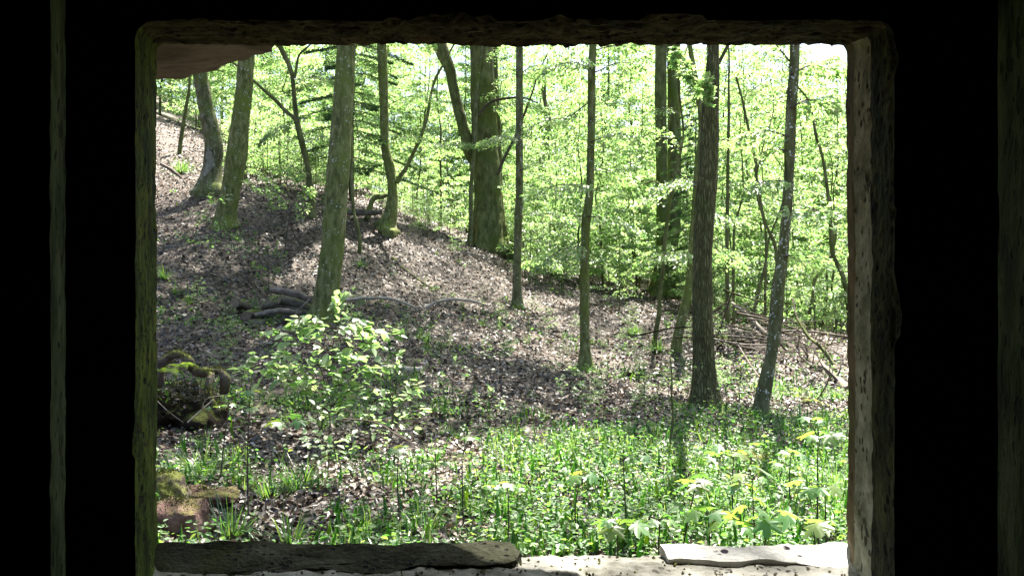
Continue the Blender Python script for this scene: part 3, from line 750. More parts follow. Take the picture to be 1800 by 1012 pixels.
tree("thin_sapling", "spindly dark stem wavering in front of the double trunked beech", ["vine"], "bark_dark", 8, 0, 0, 0, .2, 3, 10, seed=11,
     extra=[dict(pts=[(1186,315,4),(1170,330,3),(1150,318,2),(1130,325,2)]), dict(pts=[(1196,275,4),(1180,240,3),(1150,232,2),(1105,255,2)])],
     boughs=[dict(pts=[(1198,265),(1180,238),(1150,230)], n=90, w=.3, s=.075), dict(pts=[(1203,230),(1215,200),(1235,190)], n=80, w=.3, s=.075),
             dict(pts=[(1190,300),(1215,325),(1235,330)], n=80, w=.3, s=.075), dict(pts=[(1182,340),(1150,345),(1110,360)], n=110, w=.35, s=.075)])
tree("leaning_sapling", "short leaning stem rising right to vanish behind the furrowed trunk", ["lean"], "bark_green", 12, 2.4, 1800, 4, .2, 3, 12, seed=12)
tree("furrowed_tree", "straight trunk with finely furrowed bark and spreading root feet, nearest big trunk", ["mainB"], "bark_rough", 17, 3.1, 2500, 4.5, .38, 6, 30, seed=13, cshift=(-1.5, 1.1, 0), fl_h=.2,
     boughs=[dict(pts=[(1250,170),(1222,140),(1195,108),(1185,85)], n=130, w=.24, s=.085, t=T_MAPLE, dd=-.4, r=.008),
             dict(pts=[(1248,185),(1245,158),(1240,135)], n=60, w=.18, s=.085, t=T_MAPLE, dd=-.45, r=.006),
             dict(pts=[(1240,690),(1262,680),(1287,668)], n=9, w=.06, s=.06, dd=-.3, r=.003), dict(pts=[(1228,700),(1215,690),(1208,680)], n=7, w=.05, s=.05, dd=-.3, r=.003),
             dict(pts=[(1240,640),(1232,637),(1222,637)], n=3, w=.03, s=.06, dd=-.3, r=.003)],
     extra=[dict(pts=[(1263,112,6),(1272,95,6),(1282,74,6),(1292,50,6)], name='limb')])
tree("lichen_tree", "curving trunk speckled with white lichen, the rightmost near tree", ["lichen"], "bark_lichen", 14, 2.0, 900, 4, .22, 4, 24, seed=14, cshift=(2.6, .5, 0), fl_h=.15,
     boughs=[dict(pts=[(1384,265),(1360,262),(1335,270)], n=60, w=.2, s=.07), dict(pts=[(1388,108),(1365,80),(1350,60)], n=40, w=.2, s=.07)])

# ------------------------------------------------------------------ young trees of the thicket behind: prototypes, then copies
def spray_tree(rng, H, r0, nl, spread, nleaf, lsize, t0=.12, elev=(5, 35), sag=.12, twigs=0, lean=.3):
    wood, gl = Geo(), Geo()
    k = 9; tt = np.linspace(0, 1, k)
    P = np.c_[lean * np.cumsum(rng.normal(0, .12, k)) * H * .12, lean * np.cumsum(rng.normal(0, .12, k)) * H * .12, tt * H]; P[:2, :2] *= .2
    Rr = r0 * (1 - tt) ** .8 + .006
    s = smooth_path(np.vstack([np.r_[P[0] - [0, 0, .3], Rr[0] * 1.15], np.c_[P, Rr]]), 26)
    wood.add(*tube(s[:, :3], s[:, 3], 7))
    Ls, info = [], []
    for i in range(nl):
        t = t0 + (1 - t0) * ((i + rng.uniform(0, 1)) / nl); az = i * 2.4 + rng.uniform(-.6, .6)
        L = spread * (1 - .72 * ((t - t0) / (1 - t0)) ** 1.3) * rng.uniform(.55, 1.15)
        e = R(rng.uniform(*elev)); q = np.clip(t * (k - 1), 0, k - 1.001); a = int(q)
        b = P[a] + (P[a + 1] - P[a]) * (q - a)
        u = np.linspace(0, 1, 6); bend = rng.normal(0, .25)
        d = np.array([math.cos(az), math.sin(az), 0]); sd = np.array([-d[1], d[0], 0])
        pts = b + d * (u * L * math.cos(e))[:, None] + sd * (bend * L * u ** 2)[:, None]; pts[:, 2] += u * L * math.sin(e) - sag * L * u ** 2
        wood.add(*tube(pts, r0 * .28 * (1 - t) * (1 - u) + .004, 4, cap=False))
        for w in range(twigs):
            m = rng.randint(1, 5); sg = rng.choice([-1, 1]); tl = L * .4 * rng.uniform(.5, 1)
            wood.add(*tube(np.array([pts[m], pts[m] + (d * .6 + sd * sg * .7) * tl * .5, pts[m] + (d * .7 + sd * sg * .7) * tl - [0, 0, .05 * tl]]), [.004, .003, .002], 3, cap=False))
        Ls.append(L ** 1.5); info.append((pts, d, sd, L))
    Ls = np.array(Ls) / sum(Ls)
    for (pts, d, sd, L), fr in zip(info, Ls):
        n = int(nleaf * fr) + 2
        u = rng.uniform(.1, 1.02, n); x = np.clip(u, 0, .999) * 5; i = x.astype(int); f = (x - i)[:, None]
        p = pts[i] * (1 - f) + pts[i + 1] * f
        wd = .42 * L * np.sin(np.pi * np.clip(u, .03, .97) ** .75) + .04
        # leaves sit along side twigs, so that the fan has gaps
        tw = np.round(u * L / .16) ; l = rng.uniform(-1, 1, n)
        keep = _h(tw, np.full(n, round(L * 97)), np.sign(l)) > .34
        P_ = p + sd * (l * wd)[:, None] + d * (abs(l) * wd * .55)[:, None]
        P_[:, 2] += rng.normal(0, .018 + .007 * L, n) - .18 * (l * wd) ** 2
        U = d * .7 + sd * np.sign(l)[:, None] * .7 + rng.normal(0, .4, (n, 3)); U[:, 2] -= .2
        N = np.array([0, 0, 1.]) + rng.normal(0, .36, (n, 3)); sz = lsize * rng.uniform(.6, 1.15, n)
        leaves(gl, P_[keep], U[keep], N[keep], sz[keep], sz[keep] * .62, T_RHOMB, droop=.1)
    return wood, gl

def proto(seed, foliage='beech', **kw):
    w, l = spray_tree(np.random.RandomState(seed), **kw)
    return w.mesh("trunk", M['bark_dark']), l.mesh("crown", M[foliage], smooth=False)

PR = dict(
 small=[proto(101 + i, H=5.2, r0=.028, nl=30, spread=2.0, nleaf=8500, lsize=.105, t0=.05, lean=.8, twigs=2) for i in range(3)],
 mid=[proto(111 + i, H=9.5, r0=.055, nl=52, spread=3.1, nleaf=18000, lsize=.125, t0=.05, lean=.7) for i in range(3)],
 big=[proto(121 + i, H=15, r0=.10, nl=66, spread=4.6, nleaf=28000, lsize=.165, t0=.04, lean=.5) for i in range(3)],
 shoot=[proto(131 + i, H=1.9, r0=.012, nl=15, spread=.85, nleaf=900, lsize=.075, t0=.15) for i in range(3)])

def place(name, pr, px, d, label, cat, group, rng, sc=1.0):
    p = onto(px, d)
    o = thing(name, label, cat, p, group); o.rotation_euler = (rng.uniform(-.05, .05), rng.uniform(-.05, .05), rng.uniform(0, 6.28)); s = sc * rng.uniform(.85, 1.15); o.scale = (s, s, s)
    link("trunk", pr[0], o); link("crown", pr[1], o)
    return o
rng = np.random.RandomState(21)
G1, G2, G3 = "young beeches of the sunlit thicket", "taller beeches behind the thicket", "leafy beech shoots beyond the ridge"
L1 = "slender young beech in fresh leaf, one of many in the sunlit thicket beyond the ridge"
L2 = "tall pale green beech far back, its leafy crown reaching above the window"
L3 = "low leafy beech shoot along the edge of the thicket"
small_pos = [(915,29),(975,27),(1060,26),(1125,30),(1290,23),(1345,24),(1420,22),(1470,21),(1020,24),(1120,27),(940,31),(1015,31),(1090,33),(1250,29),(1385,28),(1450,27),(640,29),(500,26),(345,31),(430,31),(1510,25),(800,34)]
for i, (px, d) in enumerate(small_pos): place("young_beech", PR['small'][i % 3], px, d, L1, "tree", G1, rng, 1.0)
mid_pos = [(800,42),(870,36),(955,35),(1040,37),(1120,38),(1210,36),(1320,31),(1430,36),(1500,33),(1385,38),(1270,33),(1340,36),(1410,33),(1480,31),(690,44),(600,40),(520,36),(440,34),(350,38),(280,37),(1545,34),(990,42),(1170,43),(1370,42),(840,44),(740,43),(640,42),(1450,40)]
for i, (px, d) in enumerate(mid_pos): place("young_beech", PR['mid'][i % 3], px, d, L1, "tree", G1, rng, 1.0)
big_pos = [(300,46),(390,50),(470,46),(560,48),(650,52),(740,50),(820,53),(905,50),(990,55),(1075,52),(1150,56),(1230,50),(1310,54),(1390,50),(1475,55),(1560,50),(220,52),
           (880,46),(960,47),(1040,45),(1120,47),(1200,45),(1290,46),(1360,44),(1430,47),(1020,58),(1110,62),(1330,62),(1250,64),(1420,63),
           (350,66),(520,68),(680,70),(850,72),(1010,74),(1170,75),(1340,74),(1500,72)]
for i, (px, d) in enumerate(big_pos): place("tall_beech", PR['big'][i % 3], px, d, L2, "tree", G2, rng, 1.0 if d < 60 else 1.25)
for i in range(60):
    px = rng.uniform(560, 1500); px = px if not (1125 < px < 1215 or 815 < px < 910) else px + 95; d = rng.uniform(20, 36) if px > 900 else rng.uniform(25, 36)
    if px > 1150: d = rng.uniform(18.5, 30)
    place("beech_shoot", PR['shoot'][i % 3], px, d, L3, "shrub", G3, rng, 1.0)

for i in range(46):
    px = rng.uniform(420, 640) if i % 3 else rng.uniform(880, 1000); d = rng.uniform(20.5, 30)
    if 560 < px < 640: d = max(d, 24)
    if 790 < px < 930: d = max(d, 26.5)
    place("beech_shoot", PR['shoot'][i % 3], px, d, L3, "shrub", G3, rng, rng.uniform(.55, 1.0))
for i in range(34):
    px = rng.uniform(400, 575); d = rng.uniform(20.5, 28)
    place("beech_shoot", PR['shoot'][i % 3], px, d, L3, "shrub", G3, rng, rng.uniform(.5, 1.1))
G4 = "tiny beech seedlings on the litter slope"
for i in range(16):
    px = rng.uniform(640, 830); d = rng.uniform(20.5, 25); place("beech_shoot", PR['shoot'][i % 3], px, d, L3, "shrub", G3, rng, rng.uniform(.35, .7))
for i in range(44):
    px = rng.uniform(310, 1400); d = rng.uniform(9.5, 19)
    place("beech_seedling", PR['shoot'][i % 3], px, d, "seedling", "seedling", G4, rng, rng.uniform(.13, .30))
ZN = [(400, "left of the leaning pair"), (590, "between leaning pair and mossy trunk"), (680, "between mossy trunk and bent trunk"), (855, "between bent trunk and giant beech"),
      (1030, "between giant beech and curved pole trunk"), (1170, "between curved pole trunk and twin beech"), (1385, "between twin beech and lichen trunk"), (9999, "between lichen trunk and right jamb")]
ORD = "first second third fourth fifth sixth seventh eighth ninth tenth eleventh twelfth thirteenth fourteenth fifteenth sixteenth seventeenth eighteenth nineteenth twentieth".split()
ORD += ["twenty-" + o for o in ORD[:9]] + ["thirtieth"] + ["thirty-" + o for o in ORD[:9]] + ["fortieth"] + ["forty-" + o for o in ORD[:9]] + ["fiftieth"] + ["fifty-" + o for o in ORD[:9]] + ["sixtieth"] + ["sixty-" + o for o in ORD[:9]]
for grp, txt in ((G1, "young beech in the sunlit thicket"), (G2, "tall beech far back"), (G3, "low beech shoot at thicket edge"), (G4, "tiny beech seedling on litter")):
    ob = [(900 + F * o.location.x / o.location.y, o) for o in COL.objects if o.get("group") == grp]; lo = -9999
    for hi, zn in ZN:
        z_ = sorted([t for t in ob if lo <= t[0] < hi], key=lambda t: t[0]); lo = hi
        for k, (px, o) in enumerate(z_): o["label"] = txt + ", " + (ORD[k] + " from left " if len(z_) > 1 else "") + zn
# two spruces
def spruce(rng, H, r0, nl, spread, dens):
    w, l = Geo(), Geo()
    w.add(*tube(np.array([[0, 0, -.3], [0, 0, H * .5], [0.05, 0, H]]), [r0, r0 * .6, .01], 8))
    for i in range(nl):
        t = .1 + .88 * i / nl; az = i * 2.4 + rng.uniform(-.4, .4); L = spread * (1 - t) ** .7 * rng.uniform(.6, 1.1) + .15
        d = np.array([math.cos(az), math.sin(az), 0]); sd = np.array([-d[1], d[0], 0]); u = np.linspace(0, 1, 6)
        pts = np.array([0, 0, t * H]) + d * (u * L)[:, None]; pts[:, 2] += L * (.02 * u - .62 * u ** 2 + .30 * u ** 3)
        w.add(*tube(pts, .012 * (1 - u) + .004, 4, cap=False))
        n = int(dens * L); uu = rng.uniform(.1, 1, n); x = np.clip(uu, 0, .999) * 5; k = x.astype(int); f = (x - k)[:, None]
        p = pts[k] * (1 - f) + pts[k + 1] * f; la = rng.uniform(-1, 1, n); wd = .35 * L * (1.05 - uu)
        P = p + sd * (la * wd)[:, None] + d * (abs(la) * wd * .6)[:, None]; P[:, 2] -= abs(la) * wd * .25 + rng.uniform(0, .04, n)
        U = d * .8 + sd * np.sign(la)[:, None] * .8 + rng.normal(0, .35, (n, 3)); N = np.array([0, 0, 1.]) + rng.normal(0, .5, (n, 3))
        leaves(l, P, U, N, rng.uniform(.05, .11, n), rng.uniform(.010, .02, n), T_RHOMB)
    return w.mesh("trunk", M['bark_dark']), l.mesh("crown", M['spruce'], smooth=False)
sp = spruce(np.random.RandomState(5), 9, .07, 84, 2.3, 420)
for px, d, s, lab in ((618, 21.5, 1.0, "dark spruce with drooping boughs half hidden behind the thick mossy trunk"), (1222, 26, .8, "small dark spruce in the shade behind the double trunked beech")):
    p = onto(px, d); o = thing("spruce", lab, "tree", p); o.scale = (s, s, s); link("trunk", sp[0], o); link("crown", sp[1], o)

for key, root_name, bl in (
  ("slimB", "slim_beech.001", [((1038,250),(1085,235),(1130,250),.5),((1030,330),(985,325),(935,345),.55),((1032,380),(1080,385),(1130,410),.5),((1028,430),(985,440),(940,470),.45),((1040,120),(1000,110),(950,125),.55),((1041,90),(1085,80),(1140,95),.5),((1036,300),(1075,300),(1115,330),.45)]),
  ("slimA", "slim_beech", [((913,300),(950,285),(1000,300),.6),((912,380),(960,370),(1010,390),.6),((911,250),(880,240),(845,255),.5),((913,130),(945,115),(990,130),.6),((908,460),(945,455),(985,475),.5)]),
  ("lean", "leaning_sapling", [((1222,390),(1265,380),(1310,395),.5),((1226,320),(1190,320),(1140,335),.5),((1230,260),(1275,245),(1325,260),.5),((1215,450),(1180,445),(1120,465),.5),((1218,430),(1265,440),(1310,470),.4)]),
  ("lichen", "lichen_tree", [((1383,374),(1415,365),(1455,375),.28),((1386,320),(1350,318),(1305,335),.28),((1388,190),(1425,175),(1470,190),.3),((1391,130),(1430,115),(1480,130),.3),((1376,450),(1410,450),(1450,468),.26),((1387,240),(1345,230),(1300,245),.28)]),
  ("bent", "bent_tree", [((674,190),(720,170),(770,185),.6),((672,120),(640,105),(600,120),.6),((676,250),(715,240),(760,260),.6),((670,80),(715,65),(765,80),.6)]),
  ("crook", "crooked_sapling", [((516,150),(555,135),(600,150),.5),((523,215),(490,225),(455,250),.45),((531,250),(570,240),(610,255),.5)]),
  ("twinR", "twin_beech", [((1184,180),(1230,165),(1285,180),.9),((1184,120),(1140,105),(1085,120),.9),((1164,300),(1120,290),(1065,305),.9),((1184,260),(1230,255),(1280,270),.9),((1164,400),(1120,400),(1075,420),.8)]),
  ("giant", "giant_beech", [((850,200),(900,180),(960,195),1.0),((850,260),(800,250),(745,265),1.0),((852,150),(905,130),(960,140),1.0),((855,330),(905,325),(960,345),.9)])):
    root = bpy.data.objects[root_name]; b_ = np.array(root.location); rg = np.random.RandomState(hash(key) % 97 if False else len(key) * 7 + len(bl)); d0 = TREES[key]['d'] - .15
    for a1, a2, a3, w in bl:
        gw, gl = Geo(), Geo(); dy = rg.uniform(-1.2, .6)
        P_ = np.array([V(*a1, d0), V(*a2, d0 + dy * .5), V(*a3, d0 + dy)])
        spray(gw, gl, rg, P_, .012, int(330 * w / .5 * (1.3 if w > .7 else 1)), w * 1.05, .082 if w < .7 else .10, b_, T_RHOMB, hang=.12)
        o = gw.build("bough", M['twig'], root); gl.build("leaves", M['beech'], o, smooth=False)
# bare and half bare stems standing in the thicket
def stick(name, label, cat, pts, d, bark="bark_dark", H=0, dy=0, seed=1, leaf=0, group=None, base_snap=True):
    P = np.array([V(x, y, d + dy * i) for i, (x, y, w) in enumerate(pts)]); Rr = np.array([w / F * d / 2 for _, _, w in pts])
    base = P[0].copy()
    if H: P, Rr = up_path(P, Rr, H, seed, .2)
    root = thing(name, label, cat, base, group); g = Geo()
    stem_tube(g, P - base, Rr, 8, .08, lambda P_, th, D: 1 + .10 * fbm(P_ * 6 + seed, 3), sink=.35)
    g.build("trunk", M[bark], root)
    if leaf:
        rng = np.random.RandomState(seed)
        for q in range(leaf):
            gw, gl = Geo(), Geo(); i = rng.randint(len(P) // 3, len(P)); az = rng.uniform(0, 6.28); L = rng.uniform(.5, 1.1)
            e = P[i] + np.array([math.cos(az) * L, math.sin(az) * L, rng.uniform(-.05, .3)])
            spray(gw, gl, rng, np.array([P[i], (P[i] + e) / 2 + [0, 0, .06], e]), .006, 60, .3, .07, base, T_RHOMB)
            bo = gw.build("bough", M['twig'], root); gl.build("leaves", M['beech'], bo, smooth=False)
    return root
stick("thin_tree", "straight thin stem just right of the furrowed trunk", "tree", [(1279,548,8),(1278,448,7),(1279,330,6),(1281,218,5),(1281,150,4)], 18, H=8, leaf=4, seed=3)
stick("thin_tree", "short straight dark stem beside the upper end of the brush heap", "tree", [(1290,548,5),(1289,510,5),(1290,448,5),(1291,400,4)], 19, H=5, leaf=3, seed=4)
stick("crooked_tree", "long crooked stem bowing left, with a snapped cross stick at its top", "tree", [(1366,545,7),(1366,466,6),(1361,427,6),(1343,383,5),(1328,300,5),(1331,296,5),(1319,242,5),(1304,173,4),(1294,135,4)], 18.5, leaf=5, seed=5)
stick("thin_tree", "dark stem slanting right to left above the fallen trunk", "tree", [(1322,572,6),(1331,522,6),(1345,466,5),(1352,420,4)], 17.5, H=4.5, leaf=3, seed=6)
stick("thin_tree", "upright dark stem close left of the lichen speckled trunk", "tree", [(1345,561,6),(1345,510,5),(1346,472,5),(1345,400,4)], 18, H=5.5, leaf=3, seed=7)
stick("swaying_tree", "slim dark tree swaying left as it rises near the right jamb", "tree", [(1493,560,9),(1488,513,9),(1479,478,9),(1463,442,8),(1459,374,7),(1450,300,6),(1442,262,5),(1435,242,5),(1423,182,4),(1400,150,3)], 20, leaf=7, seed=8)
stick("thin_tree", "thin bent stem with a leaning twig left of the swaying tree", "tree", [(1421,575,7),(1424,540,6),(1428,520,5),(1430,500,5),(1435,487,4),(1446,470,3),(1460,455,2)], 19, leaf=3, seed=9)
stick("thin_tree", "slender moss green stem low by the right jamb", "tree", [(1445,585,7),(1450,550,7),(1453,510,6),(1455,470,5)], 21, bark="bark_green", H=5, leaf=3, seed=10)
stick("thin_tree", "straight hair thin stem to the left of the giant beech", "tree", [(775,405,5),(775,340,4),(774,260,4),(775,230,3)], 28, H=8, leaf=4, seed=12)
stick("thin_tree", "thin stem climbing beside the left flank of the giant beech", "tree", [(826,424,10),(828,390,8),(828,330,7),(833,270,6),(836,233,6),(838,160,5)], 24.2, bark="bark_beech", H=9, seed=13)
stick("stunted_tree", "dark short trunk half hidden by leaves to the right of the slim straight trunk", "tree", [(938,455,22),(942,430,20),(946,400,19),(950,360,18),(952,330,16)], 33, H=8, seed=14)
stick("stunted_tree", "dark stub of a trunk deep in the hollow left of the double trunked beech", "tree", [(1095,475,24),(1096,450,22),(1098,420,20),(1101,385,18)], 36, H=4.5, seed=15)
stick("dead_spruce_pole", "thin dark leaning pole close behind the thick mossy trunk", "tree", [(632,421,7),(627,395,7),(622,374,6),(619,335,6),(618,300,5),(617,218,4)], 18, H=5, seed=16)
stick("thin_tree", "bare thin stem rising from the far bank at the left edge of the window", "tree", [(316,262,8),(322,220,7),(327,190,6),(333,150,5)], 25, H=7, leaf=3, seed=17)
stick("thin_tree", "hair thin stem leaning left of the bright litter bank", "tree", [(735,390,4),(732,350,4),(738,300,3),(741,250,3)], 27, H=6, leaf=3, seed=18)
stick("bare_sapling", "bare dark whip of a stem standing alone in the litter left of the furrowed trunk", "plant", [(1180,800,5),(1178,775,4),(1183,740,4),(1181,700,3),(1181,660,3),(1178,625,2)], 7.2, seed=19)

# ------------------------------------------------------------------ leaf litter, ground cover, grass (too many to count)
def scatter(rng, n, y0, y1, pw=1.0, mx=.72):
    """Points on the ground, thinning out with distance."""
    y = (y0 ** (1 - pw) + rng.uniform(0, 1, n) * (y1 ** (1 - pw) - y0 ** (1 - pw))) ** (1 / (1 - pw)) if pw != 1 else y0 * (y1 / y0) ** rng.uniform(0, 1, n)
    x = rng.uniform(-1, 1, n) * (mx * y + .4)
    return x, y
def gnormal(x, y, e=.08):
    z = hgt(x, y); return z, norm(np.stack([(z - hgt(x + e, y)) / e, (z - hgt(x, y + e)) / e, np.ones_like(z)], -1))
rng = np.random.RandomState(31)
n = 190000
x, y = scatter(rng, n, 3.6, 32, .35)
ed = fbm(np.stack([x, y, 0 * x], -1) * 1.1, 3)
keep = (ed > -.75) | (rng.uniform(0, 1, n) < .35); x, y = x[keep], y[keep]; n = len(x)
z, nn = gnormal(x, y)
az = rng.uniform(0, 6.28, n); tl = rng.normal(0, .42, (n, 3))
U = np.stack([np.cos(az), np.sin(az), 0 * az], -1); N = nn + tl
U = U - N * (U * N).sum(-1, keepdims=True) / (N * N).sum(-1, keepdims=True)
sz = rng.uniform(.034, .078, n) * (1 + .018 * np.maximum(y - 6, 0))
g = Geo(); leaves(g, np.stack([x, y, z + rng.uniform(.004, .035, n)], -1), U, N, sz, sz * rng.uniform(.45, .7, n), T_CURL, lift=rng.uniform(-.6, 1.6, n))
tag(g.build("fallen_leaves", M['litter'], smooth=False), kind="stuff")

def green(x, y):
    """How green the forest floor is: thick by the wall, a few patches further up."""
    c = fbm(np.stack([x, y, 0 * x + 4], -1) * .75, 3)
    near = np.clip((11.2 - y) / 4.6, 0, 1) * np.clip(.70 + .75 * c, 0, 1)
    lane = np.clip(1.0 + .4 * (x + .35), .95, 1) * np.where((x < -1.15) & (y < 6.0) & (y > 4.2), .12, 1)
    c3 = fbm(np.stack([x, y, 0 * x + 21], -1) * 2.3, 2); lane = lane * np.clip(.75 + 1.1 * c3, .1, 1.15)
    return np.clip(near * lane + np.clip(c - .05, 0, 1) * .9 * np.clip((26 - y) / 12, 0, 1), 0, 1)
rng = np.random.RandomState(33)
x, y = scatter(rng, 28000, 3.5, 24, 1.2); k = rng.uniform(0, 1, len(x)) < green(x, y); x, y = x[k], y[k]
z = hgt(x, y); n = len(x); g = Geo()
m = rng.randint(3, 8, n); pi = np.repeat(np.arange(n), m); q = len(pi)
hh = rng.uniform(.02, .20, n) * (.6 + .6 * rng.uniform(0, 1, n))
az = rng.uniform(0, 6.28, q); rad = rng.uniform(.01, .08, q)
P = np.stack([x[pi] + np.cos(az) * rad, y[pi] + np.sin(az) * rad, z[pi] + hh[pi] * rng.uniform(.4, 1.05, q) + .015], -1)
U = np.stack([np.cos(az), np.sin(az), rng.normal(0, .35, q)], -1); N = np.array([0, 0, 1.]) + rng.normal(0, .35, (q, 3))
sz = rng.uniform(.016, .05, q) * (1 + .03 * np.maximum(y[pi] - 7, 0))
leaves(g, P, U, N, sz, sz * rng.uniform(.5, .9, q), T_OVATE, droop=.2)
# their thin stalks
az2 = rng.uniform(0, 6.28, n)
leaves(g, np.stack([x, y, z - .01], -1), np.stack([np.cos(az2) * .25, np.sin(az2) * .25, np.ones(n)], -1), np.stack([np.sin(az2), -np.cos(az2), 0 * az2], -1) , hh + .03, .004, T_RHOMB)
tag(g.build("ground_cover", M['herb'], smooth=False), kind="stuff")

def tuft(g, rng, x, y, z, nb, L, spread=.05, wid=.006, lean=1.0):
    """Blades fan out from one foot and arch over."""
    az = rng.uniform(0, 6.28, nb); le = lean * rng.uniform(.1, 1, nb) ** .8; r_ = spread * np.sqrt(rng.uniform(0, 1, nb)); a2 = az + rng.normal(0, .5, nb)
    P = np.stack([x + r_ * np.cos(a2), y + r_ * np.sin(a2), np.full(nb, z - .01)], -1)
    U = np.stack([np.cos(az) * le, np.sin(az) * le, np.ones(nb)], -1)
    N = np.stack([np.cos(az), np.sin(az), -le], -1)
    leaves(g, P, U, -N, L * rng.uniform(.45, 1.15, nb), wid * rng.uniform(.7, 1.5, nb), T_BLADE, droop=np.minimum(rng.uniform(.3, 1.1, nb) * le, .85))
rng = np.random.RandomState(35)
x, y = scatter(rng, 10500, 3.4, 22, 1.5); gk = green(x, y); c2 = fbm(np.stack([x, y, 0 * x + 9], -1) * 1.3, 2)
k = rng.uniform(0, 1, len(x)) < np.clip(gk * .7 - .08 + 1.5 * c2 * gk, 0, 1); x, y = x[k], y[k]; z = hgt(x, y); g = Geo()
for a, b, c in zip(x, y, z): tuft(g, rng, a, b, c, int(rng.choice([8, 14, 24, 40, 60])), rng.uniform(.11, .36), rng.uniform(.02, .06), rng.uniform(.0035, .0075), rng.uniform(.9, 2.0))
tag(g.build("grass", M['grass'], smooth=False), kind="stuff")

TUFTS = [(352,838,.42,60,"bright yellow green grass tuft left of the tall thin maple seedling"),(405,815,.3,40,"small darker grass tuft just behind the brightest tuft on the left"),
 (528,862,.42,70,"dense dark green grass tuft right of the tall thin maple seedling"),(480,880,.34,60,"grass tuft close beside the tall thin maple stem's foot"),(405,945,.36,60,"lax grass tuft in front of the reddish stone block"),
 (510,955,.30,50,"grass tuft against the sill left of its middle"),(640,950,.34,55,"arching grass tuft whose blades lie along the sill"),(745,935,.32,55,"upright grass tuft by the sill below the maple shoots"),
 (1115,590,.45,110,"round grass clump on the litter slope left of the leaning stems"),(1155,618,.4,80,"grass clump at the foot of the spindly dark stem"),(885,905,.36,60,"tall sunlit grass tuft near the row of yellow leaves"),
 (1165,880,.4,60,"tall grass tuft in the sunny patch right of the sill's gap"),(955,740,.22,40,"pale grass tuft on the bright spot halfway up the litter"),(320,305,.6,90,"grass clump high on the bank left of the leaning pair"),
 (290,490,.35,60,"grass clump by the left jamb above the mossy hollow"),(635,470,.3,40,"small grass clump right of the thick mossy trunk")]
rng = np.random.RandomState(37)
for px, py, L, nb, lab in TUFTS:
    d = hit(px, py); p = onto(px, d); g = Geo()
    tuft(g, rng, p[0], p[1], p[2], nb * 2, L, .02 + L * .15, .008 * (1 + max(0, d - 7) * .05), 1.2)
    o = g.build("grass_tuft", M['grass'], smooth=False, off=p); o.location = tuple(p); tag(o, lab, "grass tuft", "grass tufts")

# ------------------------------------------------------------------ maple seedlings and beech saplings near the wall
def maple(name, label, base, tops, d, r=.006, seed=1, group="maple seedlings"):
    """base pixel, then leaf pairs: (px, py, leaf size m, count, tilt)."""
    rng = np.random.RandomState(seed); B = V(*base, d); B[2] = float(hgt(B[0:1], B[1:2])[0])
    root = thing(name, label, "seedling", B, group); gw, gl = Geo(), Geo()
    tip = V(tops[0][0], tops[0][1], d); 
    mid = (B + tip) / 2 + rng.normal(0, .015, 3); s = smooth_path(np.array([B - [0, 0, .05], mid, tip]), 12) - B
    gw.add(*tube(s, np.linspace(r, r * .45, 12), 6))
    for px, py, sz, n, tilt in tops:
        a = V(px, py, d) - B; i = int(np.argmin(np.linalg.norm(s - a, axis=1))); sz = sz * (.74 if px > 1000 else .62); a0 = s[i] if np.linalg.norm(s[i] - a) > .04 else a
        az0 = rng.uniform(0, 6.28)
        n = n + 1
        for q in range(n):
            az = az0 + q * 2 * math.pi / max(n, 2) + rng.uniform(-.3, .3); pl = sz * rng.uniform(.35, .9)
            dr = np.array([math.cos(az), math.sin(az), rng.uniform(.15, .6)]); e = a + dr * pl
            gw.add(*tube(np.array([a0, (a0 + e) / 2 + [0, 0, .01], e]), [.0025, .002, .0016], 4))
            U = np.array([[dr[0], dr[1], -.15 - tilt * rng.uniform(.3, 1)]]); N = np.array([[rng.normal(0, .25) + dr[0] * tilt, rng.normal(0, .25) + dr[1] * tilt, 1.]])
            z_ = sz * rng.uniform(.55, 1.0)
            leaves(gl, e[None], U, N, z_, z_ * 1.08, T_MAPLE, lift=rng.uniform(.3, 1.0))
    gw.build("stem", M['twig'], root); gl.build("leaves", M['maple'], root, smooth=True)
    return root
